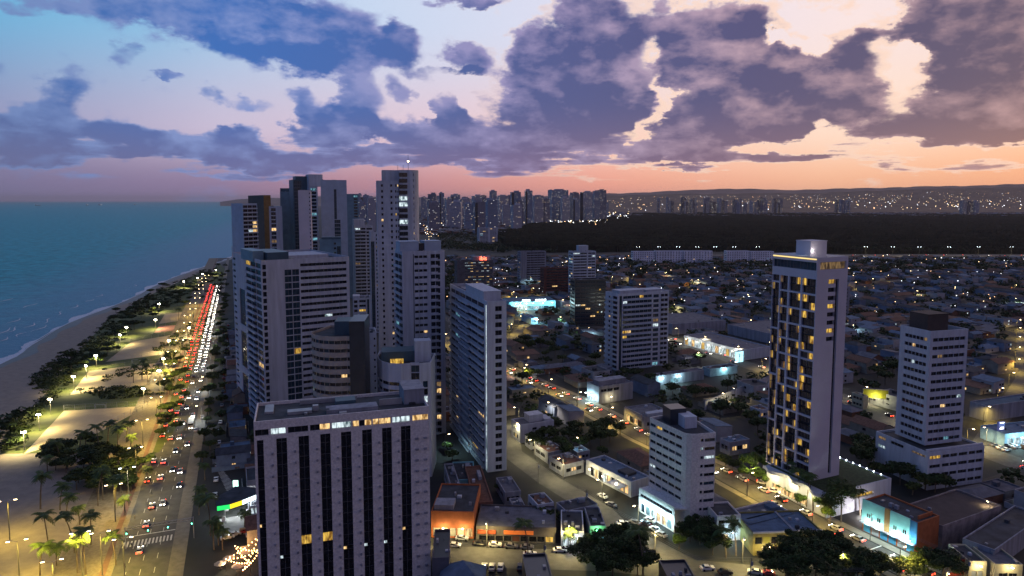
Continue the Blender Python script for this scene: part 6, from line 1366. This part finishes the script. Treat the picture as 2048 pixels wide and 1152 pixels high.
for a in ((843, 852, 394, 440), (856, 872, 388, 450), (880, 889, 386, 448), (893, 905, 396, 455), (900, 922, 403, 458), (905, 921, 389, 430), (922, 940, 398, 450), (948, 966, 392, 455), (950, 972, 404, 470), (975, 996, 400, 475), (981, 994, 382, 440), (998, 1018, 391, 445), (1023, 1042, 384, 450), (1026, 1044, 410, 462), (1051, 1065, 381, 450), (1068, 1088, 391, 448), (1098, 1106, 380, 440), (1103, 1137, 380, 443), (1144, 1158, 385, 440), (1160, 1184, 384, 442), (1188, 1200, 382, 440), (1194, 1212, 380, 438),
          (700, 712, 395, 430), (716, 724, 388, 430), (728, 736, 390, 440), (737, 752, 396, 470), (712, 730, 402, 450), (1034, 1048, 400, 455), (1085, 1100, 398, 446), (930, 946, 408, 462), (858, 880, 405, 462), (1006, 1020, 410, 452), (1124, 1140, 395, 444), (1146, 1160, 398, 444)): sky_list.append(a)
for k in range(64):
    px = random.uniform(842, 1205) if k < 54 else random.uniform(700, 760); w = random.uniform(7, 17); yb = random.uniform(425, 446); sky_list.append((px, px+w, random.uniform(396, 418) if k % 3 else random.uniform(390, 402), yb))
for k in range(46):
    px = random.uniform(1312, 1560); w = random.uniform(4, 9); sky_list.append((px, px+w, random.uniform(395, 408), random.uniform(419, 423)))
for k in range(5): sky_list.append((1672+k*6, 1677+k*6, 398+random.uniform(0, 5), 420))
for k in range(3): sky_list.append((1925+k*12, 1935+k*12, 401+random.uniform(0, 2), 419))
sky_list.sort()
for i, (x0, x1, yt, yb) in enumerate(sky_list):
    X, Y = G((x0+x1)/2, yb); Y = min(Y, 5300); X = atY((x0+x1)/2, yb, Y)[0]; z = atY((x0+x1)/2, yt, Y)[2]; w = (x1-x0)/F*Y
    far = x0 > 1300; nm, m = random.choice(FM[:3] if not far else FM[1:]); yaw = R(random.choice((12, 18, -4, 20)))
    zone = 'the hazy cluster beyond the forest' if far else 'the inland skyline'
    r_ = thing('skyline_tower', '%s %s tower, number %d from the left in %s' % (nm, 'slim' if w < 30 else 'broad', i+1, zone), 'tower block', (X, Y, 0), yaw, 'far towers of '+zone)
    me = uvbox(w, w*random.uniform(.6, 1), z); me.materials.append(m); o_ = bpy.data.objects.new('wall', me); C.objects.link(o_); o_.parent = r_
    b = MB(); b.box((random.uniform(-.15, .15)*w, w*.2), (1, 0), -w*.25, w*.25, 0, w*.35, z, z+random.uniform(3, 7)); b.build('plant_room', m, r_)
    if random.random() < .3: b = MB(); b.box((0, -.3), (1, 0), -w*.5, -w*.25, 0, .3, 3, z*.97); b.build('balcony_column', DARK, r_)
    RES.append((X, Y+w*.4, w*.8))
# forest
FOR = mat('mangrove_canopy', (.008, .010, .006), var=.6, scale=.02, col2=(.034, .034, .022), rough=.9, spec=0)
bnd_near = [(-150, 2050), (100, 1700), (500, 1420), (1500, 1400), (3500, 1380)]
bnd_far_px = [(1010, 464), (1060, 452), (1120, 446), (1210, 440), (1250, 429), (1320, 426), (1500, 427), (1700, 429), (2048, 431), (2300, 431)]
rg = np.random.RandomState(3); b = MB(); nx, ny = 520, 150; grid = []
pxs = np.linspace(985, 2250, nx)
for i, px in enumerate(pxs):
    yn = np.interp(px, [985, 1010, 1100, 1240, 1500, 1700, 2048, 2250], [470, 498, 505, 504, 503, 508, 508, 508]); yf = np.interp(px, [p[0] for p in bnd_far_px], [p[1] for p in bnd_far_px]); yf = min(yf, yn-3)
    for k in range(ny):
        t = k/(ny-1); yy = yn+(yf-yn)*t+ (rg.rand()-.5)*.25; x, y = G(px+(rg.rand()-.5)*1.2, yy); h = 6+5*rg.rand()+2.5*math.sin(x*.013)+2*math.sin(y*.009+x*.004)
        if k in (0, ny-1) or i in (0, nx-1): h = 0
        b.v.append((x, y, h))
for i in range(nx-1):
    for k in range(ny-1): b.f.append((i*ny+k, (i+1)*ny+k, (i+1)*ny+k+1, i*ny+k+1)); b.m.append(0)
tag(b.build('mangrove_forest', FOR), 'vast dark mangrove forest stretching between the highway and the far hills', 'forest', kind='stuff')
# dark wooded patches near the skyline foot
b = MB()
rng = np.random.RandomState(31)
for (poly, n) in (([(870, 466), (940, 460), (1010, 470), (1010, 506), (880, 500)], 330), ([(1000, 464), (1060, 450), (1210, 440), (1260, 428), (1500, 425), (2060, 430), (2060, 434), (1250, 433), (1060, 456), (1010, 470)], 160), ([(1000, 496), (1240, 498), (1240, 506), (1000, 506)], 60), ([(1560, 500), (2060, 500), (2060, 507), (1560, 507)], 90), ([(990, 470), (1040, 455), (1040, 500), (1000, 505)], 90), ([(1200, 524), (1560, 530), (1560, 550), (1210, 546)], 120), ([(1700, 525), (2048, 522), (2048, 545), (1700, 548)], 170), ([(1480, 520), (1545, 520), (1545, 560), (1490, 560)], 40), ([(880, 540), (915, 535), (925, 600), (890, 600)], 60)):
    for px, py in region(poly, n): x, y = G(px, py); leafcloud(b, (x, y, 5), random.uniform(5, 11), 30, 1.5, .5)
WOODS = b
# low houses
HW = [('cream', mat('house_cream', (.24, .215, .175), var=.25)), ('white', mat('house_white', (.32, .32, .34), var=.2)), ('grey', mat('house_grey', (.17, .17, .19), var=.3)), ('bluish', mat('house_blue', (.16, .2, .27), var=.2)), ('brick', mat('house_brick', (.15, .07, .045), var=.3))]
HR = [('clay tiled', ROOFT), ('grey sheet', ROOFG), ('dark', ROOFD), ('blue grey', ROOFB)]
def house_mesh(shape, w, d, h):
    wl, rf = MB(), MB()
    wl.prism([(-w/2, -d/2), (w/2, -d/2), (w/2, d/2), (-w/2, d/2)], 0, h)
    if shape == 'gable':
        r_ = h+w*.22; a = w/2+.4; c = d/2+.4
        rf.quad((-a, -c, h), (0, -c, r_), (0, c, r_), (-a, c, h)); rf.quad((0, -c, r_), (a, -c, h), (a, c, h), (0, c, r_)); wl.tri((-w/2, -d/2, h), (w/2, -d/2, h), (0, -d/2, r_-.1)); wl.tri((w/2, d/2, h), (-w/2, d/2, h), (0, d/2, r_-.1))
        rf.quad((-a, c, h-.12), (0, c, r_-.12), (0, -c, r_-.12), (-a, -c, h-.12)); rf.quad((0, c, r_-.12), (a, c, h-.12), (a, -c, h-.12), (0, -c, r_-.12))
    elif shape == 'hip':
        r_ = h+w*.2; a = w/2+.4; c = d/2+.4; q = max(.2, c-a); P_ = [(-a, -c, h), (a, -c, h), (a, c, h), (-a, c, h)]; A_, B_ = (0, -q, r_), (0, q, r_)
        rf.tri(P_[0], P_[1], A_); rf.quad(P_[1], P_[2], B_, A_); rf.tri(P_[2], P_[3], B_); rf.quad(P_[3], P_[0], A_, B_); rf.quad(P_[3], P_[2], P_[1], P_[0])
    elif shape == 'shed':
        a = w/2+.3; c = d/2+.3; rf.quad((-a, -c, h+.1), (a, -c, h+1.3), (a, c, h+1.3), (-a, c, h+.1)); rf.quad((-a, c, h), (a, c, h+1.2), (a, -c, h+1.2), (-a, -c, h)); wl.tri((-w/2, -d/2, h), (w/2, -d/2, h), (w/2, -d/2, h+1.1)); wl.quad((w/2, -d/2, h), (w/2, d/2, h), (w/2, d/2, h+1.1), (w/2, -d/2, h+1.1)); wl.tri((w/2, d/2, h), (-w/2, d/2, h), (w/2, d/2, h+1.1))
    else:
        for (x0, x1, y0, y1) in ((-w/2, w/2, -d/2, -d/2+.2), (-w/2, w/2, d/2-.2, d/2), (-w/2, -w/2+.2, -d/2+.2, d/2-.2), (w/2-.2, w/2, -d/2+.2, d/2-.2)): wl.box((0, 0), (1, 0), x0, x1, y0, y1, h, h+.7)
        rf.box((0, 0), (1, 0), -w/2+.2, w/2-.2, -d/2+.2, d/2-.2, h, h+.1); rf.box((w*.15, d*.1), (1, 0), -1, 1, -1, 1, h+.1, h+1.6)
    return wl, rf
HP = []
random.seed(5)
for j in range(16):
    shape = ('gable', 'hip', 'flat', 'shed')[j % 4]; wn, wm = HW[j % 5]; rn, rm = HR[(j*3+j//4) % 4] if shape != 'flat' else HR[1+j//4 % 3]; w, d, h = random.uniform(7, 12), random.uniform(9, 18), random.choice((3.4, 3.6, 6.4))
    rt = thing('house', 'x', 'house'); wl, rf = house_mesh(shape, w, d, h); wl.build('wall', wm, rt); rf.build('roof', rm, rt)
    b = MB(); b.box((-w*.2, -d/2-.04), (1, 0), -.5, .5, -.04, .04, 0, 2.1); b.build('door', BROWND, rt)
    for z in ((1.0,) if h < 5 else (1.0, 4.1)):
        for x in (.05, .3): b = MB(); b.box((w*x, -d/2-.04), (1, 0), 0, 1.4, -.05, .03, z, z+1.2); b.build('window', random.choice([GLASS, GLASS, GLASS, LITW, GLASS, LITC]), rt)
        b = MB(); b.box((-w/2-.04, 0), (0, -1), -.8, .8, -.05, .03, z, z+1.2); b.build('window', random.choice([GLASS, GLASS, LITW]), rt)
    if j % 2 == 0:
        b = MB(); a_, c_ = w/2+1.6, d/2+2.2
        for (x0, x1, y0, y1) in ((-a_, a_, -c_, -c_+.18), (-a_, -a_+.18, -c_+.18, c_), (a_-.18, a_, -c_+.18, c_)): b.box((0, 0), (1, 0), x0, x1, y0, y1, 0, 2.1)
        b.build('yard_wall', wm, rt)
    HP.append(('%s %s house, %s roof' % ('single storey' if h < 5 else 'two storey', wn, rn), freeze(rt), max(w, d)*.5, w, d, h, shape, wm, rm))
cand = []
random.seed(8)
ga_, gb_ = (math.cos(R(24)), math.sin(R(24))), (-math.sin(R(24)), math.cos(R(24)))
for i in range(-82, 130):
    for j in range(-66, 125):
        u = i*13.2+(3 if i % 4 == 0 else 0)+random.uniform(-1.2, 1.2); v = j*15.5+random.uniform(-2, 2)+(8 if j % 5 == 0 else 0)
        x = ga_[0]*u+gb_[0]*v; y = 200+ga_[1]*u+gb_[1]*v
        if y < 185 or y > 1290: continue
        px, py = PX(x, y, 3)
        if px > 2120 or px < 430: continue
        if x < AX(y)+34: continue
        if not free(x, y, 5.5): continue
        if px < 840 and 300 < y and px > 560 : continue
        cand.append((y, x, px, py))
cand.sort()
keep = [c for c in cand if random.random() < .93]
cn_ = {}; HST = {}; nh = 0; lamps_far = []
lmb = [MB(), MB(), MB()]
for (y, x, px, py) in keep:
    k = random.randrange(len(HP)); lab, p, r_, w, d, h, shape, wm, rm = HP[k]; rz = R(24)+random.choice((0, math.pi/2, math.pi))+random.uniform(-.06, .06)
    if random.random() < .42:
        if free(x, y, 4): tree(x, y, None, random.uniform(.8, 1.25), 'between the low houses', group='trees in the city')
        continue
    if nh < 296:
        nh += 1; zone = 'left of the rounded office' if px < 1300 else ('before the grand tower' if px < 1600 else 'right of the grand tower')
        i = cn_.get((lab, zone), 0); cn_[(lab, zone)] = i+1
        dup(p, (x, y, 0), rz, (1, 1, 1), '%s, %s, %s of its kind' % (lab, zone, nth(i)), 'low houses of the inland blocks')
    else:
        wl, rf = HST.setdefault((shape, round(w), wm.name), (house_mesh(shape, w, d, h), wm, rm, []))[0], None
        HST[(shape, round(w), wm.name)][3].append((x, y, rz))
k_ = 0
for (s_, o1) in [(s_, o1) for s_ in range(95, 430, 15) for o1 in (27, 42)]:
    x, y = av(s_, o1+random.uniform(-2, 2)); px, py = PX(x, y, 3)
    if px > 512 or not free(x, y, .5) and False: continue
    if 930 < py < 1060 and px > 425: continue
    lab, p, *_ = HP[random.randrange(len(HP))]; k_ += 1
    dup(p, (x, y, 0), angA+random.choice((0, math.pi/2)), (.8, .8, 1), '%s, behind the petrol station, %s of them' % (lab, nth(k_-1)), 'low houses beside the avenue')
    if k_ % 2: q = av(s_+7, o1-8); tree(q[0], q[1], None, .7, 'beside the small houses by the avenue')
for (x, y, s) in EXTRA: leafcloud(WOODS, (x, y, 4.5*s), 4.2*s, 46, .9, .6)
tag(WOODS.build('distant_trees', LEAFM[0]), 'dark tree masses between the far houses and the mangrove forest', 'woodland', kind='stuff')
# the houses beyond the nearest three hundred: one object
allv = MB(); mats = []
for key, ((wl, rf), wm, rm, pl) in HST.items():
    for mb, m in ((wl, wm), (rf, rm)):
        if m not in mats: mats.append(m)
        mi = mats.index(m)
        for (x, y, rz) in pl:
            c, s_ = math.cos(rz), math.sin(rz); k = len(allv.v); allv.v += [(x+a*c-b_*s_, y+a*s_+b_*c, z) for a, b_, z in mb.v]; allv.f += [tuple(q+k for q in f) for f in mb.f]; allv.m += [mi]*len(mb.f)
tag(allv.build('distant_houses', mats), 'carpet of small distant houses between the towers and the highway', 'houses', kind='stuff')
# far roofs on the plain and hillsides, beyond the forest
b = MB(); random.seed(77)
for k in range(5200):
    px = random.uniform(840, 2100); 
    if px < 1215: py = random.uniform(425, 470)
    else: py = random.uniform(400, 428)
    x, y = G(px, py); 
    if y > 6500: y = random.uniform(4500, 6500); x = atY(px, py, y)[0]
    if px > 1010 and y < 4800 and py > 428: continue
    w, h = random.uniform(5, 12), random.uniform(4, 10); b.box((x, y), (math.cos(.3), math.sin(.3)), -w, w, -w, w, 0, h, random.randrange(3))
tag(b.build('distant_rooftops', [HW[2][1], HW[1][1], ROOFT]), 'haze dimmed rooftops spread over the plain beyond the forest', 'houses', kind='stuff')
LM = [mat('far_lamp_yellow', (1, .7, .3), emit=4.5, ecol=(1, .72, .38)), mat('far_lamp_white', (1, 1, 1), emit=5, ecol=(.95, .97, 1)), mat('far_lamp_orange', (1, .5, .2), emit=6, ecol=(1, .55, .25))]
b = MB()
def dot(x, y, z, r, m): 
    b.tube((x, y, z-r), (x, y, z+r), r, n=5, m=m)
random.seed(99)
ng = len(nearg)
for k in range(440):   # on the hillsides
    px = 1215+(2060-1215)*random.random()**.75; t = random.random()**.8
    py = np.interp(px, [1215, 1450, 1640, 1850, 2048], [393, 389, 388, 380, 376])*(1-t)+405*t
    Y = 8500-2600*t; x, y, z = atY(px, py, Y)
    fr = (Y-5600)/2900; zz = z
    dot(x, Y, max(z, 2), random.choice((.7, .9, 1.1, 1.6)), random.choice((0, 0, 1, 2)))
for k in range(420):    # on the plain beyond the forest and at the skyline foot
    px = random.uniform(845, 2060); py = random.uniform(404, 424) if px > 1215 else random.uniform(430, 452)
    x, y = G(px, py, 8); y2 = min(y, 6200); x = x*y2/y; dot(x, y2, 8 if y2 == y else atY(px, py, y2)[2], y2/F*random.choice((.2, .3, .4, .6)), random.choice((0, 1, 0, 2)))
for k in range(60): px = random.uniform(1215, 1260); x, y = G(px, random.uniform(408, 438), 8); dot(x, y, 8, y/F*random.uniform(.4, 1), random.choice((0, 1)))
for k in range(60): px = random.uniform(1010, 1215); x, y = G(px, 446-(px-1010)*.02+random.uniform(-3, 2), 8); dot(x, y, 8, y/F*random.uniform(.3, .9), random.choice((0, 1)))
for k in range(30): px = random.gauss(857, 7); x, y = G(px, random.uniform(445, 480), 8); dot(x, y, 8, y/F*random.uniform(.3, .6), random.choice((0, 1, 2)))
for k in range(560):    # lamps and lit doors among the houses
    y, x, px, py = random.choice(cand[len(cand)//8:]); dot(x+random.uniform(-8, 8), y-random.uniform(5, 9), random.uniform(2.5, 7), y/F*random.choice((.3, .45, .6)), random.choice((0, 1, 1, 2)))
tag(b.build('distant_lamps', LM), 'countless tiny lamps and lit doorways scattered over the distant city and hills', 'city lights', kind='stuff')
b = MB()
for i, px in enumerate((76, 175, 200, 270)):
    x, y, z = atY(px, 404, 14000+i*900); sh = thing('ship', ('brightest ship', 'second ship from the left', 'third ship from the left', 'rightmost ship')[i]+' on the sea horizon with its lights on', 'ship', (x, y, -.6), .1*i)
    L = 60 if i == 0 else 30; b = MB(); b.prism([(-L, -9), (L*.8, -9), (L, 0), (L*.8, 9), (-L, 9)], 0, 9); b.build('hull', DARK, sh); b = MB(); b.box((-L*.7, 0), (1, 0), -12, 12, -7, 7, 9, 26); b.build('deckhouse', WHITE, sh)
    b = MB(); 
    for q in range(5): b.tube((-L+q*L*.45, 0, 12), (-L+q*L*.45, 0, 15), 1.2, n=6)
    b.build('deck_lamps', LM[1], sh)
# haze
hz = MB(); hz.box((0, 0), (1, 0), -62000, 62000, -4000, 62000, -1.7, 420); ho = hz.build('haze', mat('haze_tmp', (1, 1, 1))); hm = bpy.data.materials.new('haze_air'); hm.use_nodes = True
hm.node_tree.nodes.clear(); pv_ = hm.node_tree.nodes.new('ShaderNodeVolumePrincipled'); ou = hm.node_tree.nodes.new('ShaderNodeOutputMaterial'); hm.node_tree.links.new(pv_.outputs[0], ou.inputs['Volume'])
pv_.inputs['Density'].default_value = 2.0e-5; pv_.inputs['Color'].default_value = (.9, .82, .82, 1); pv_.inputs['Anisotropy'].default_value = .2
ho.data.materials.clear(); ho.data.materials.append(hm); tag(ho, kind='stuff'); ho['label'] = 'thin evening haze over city and sea'; 
if not HAZE: bpy.data.objects.remove(ho)
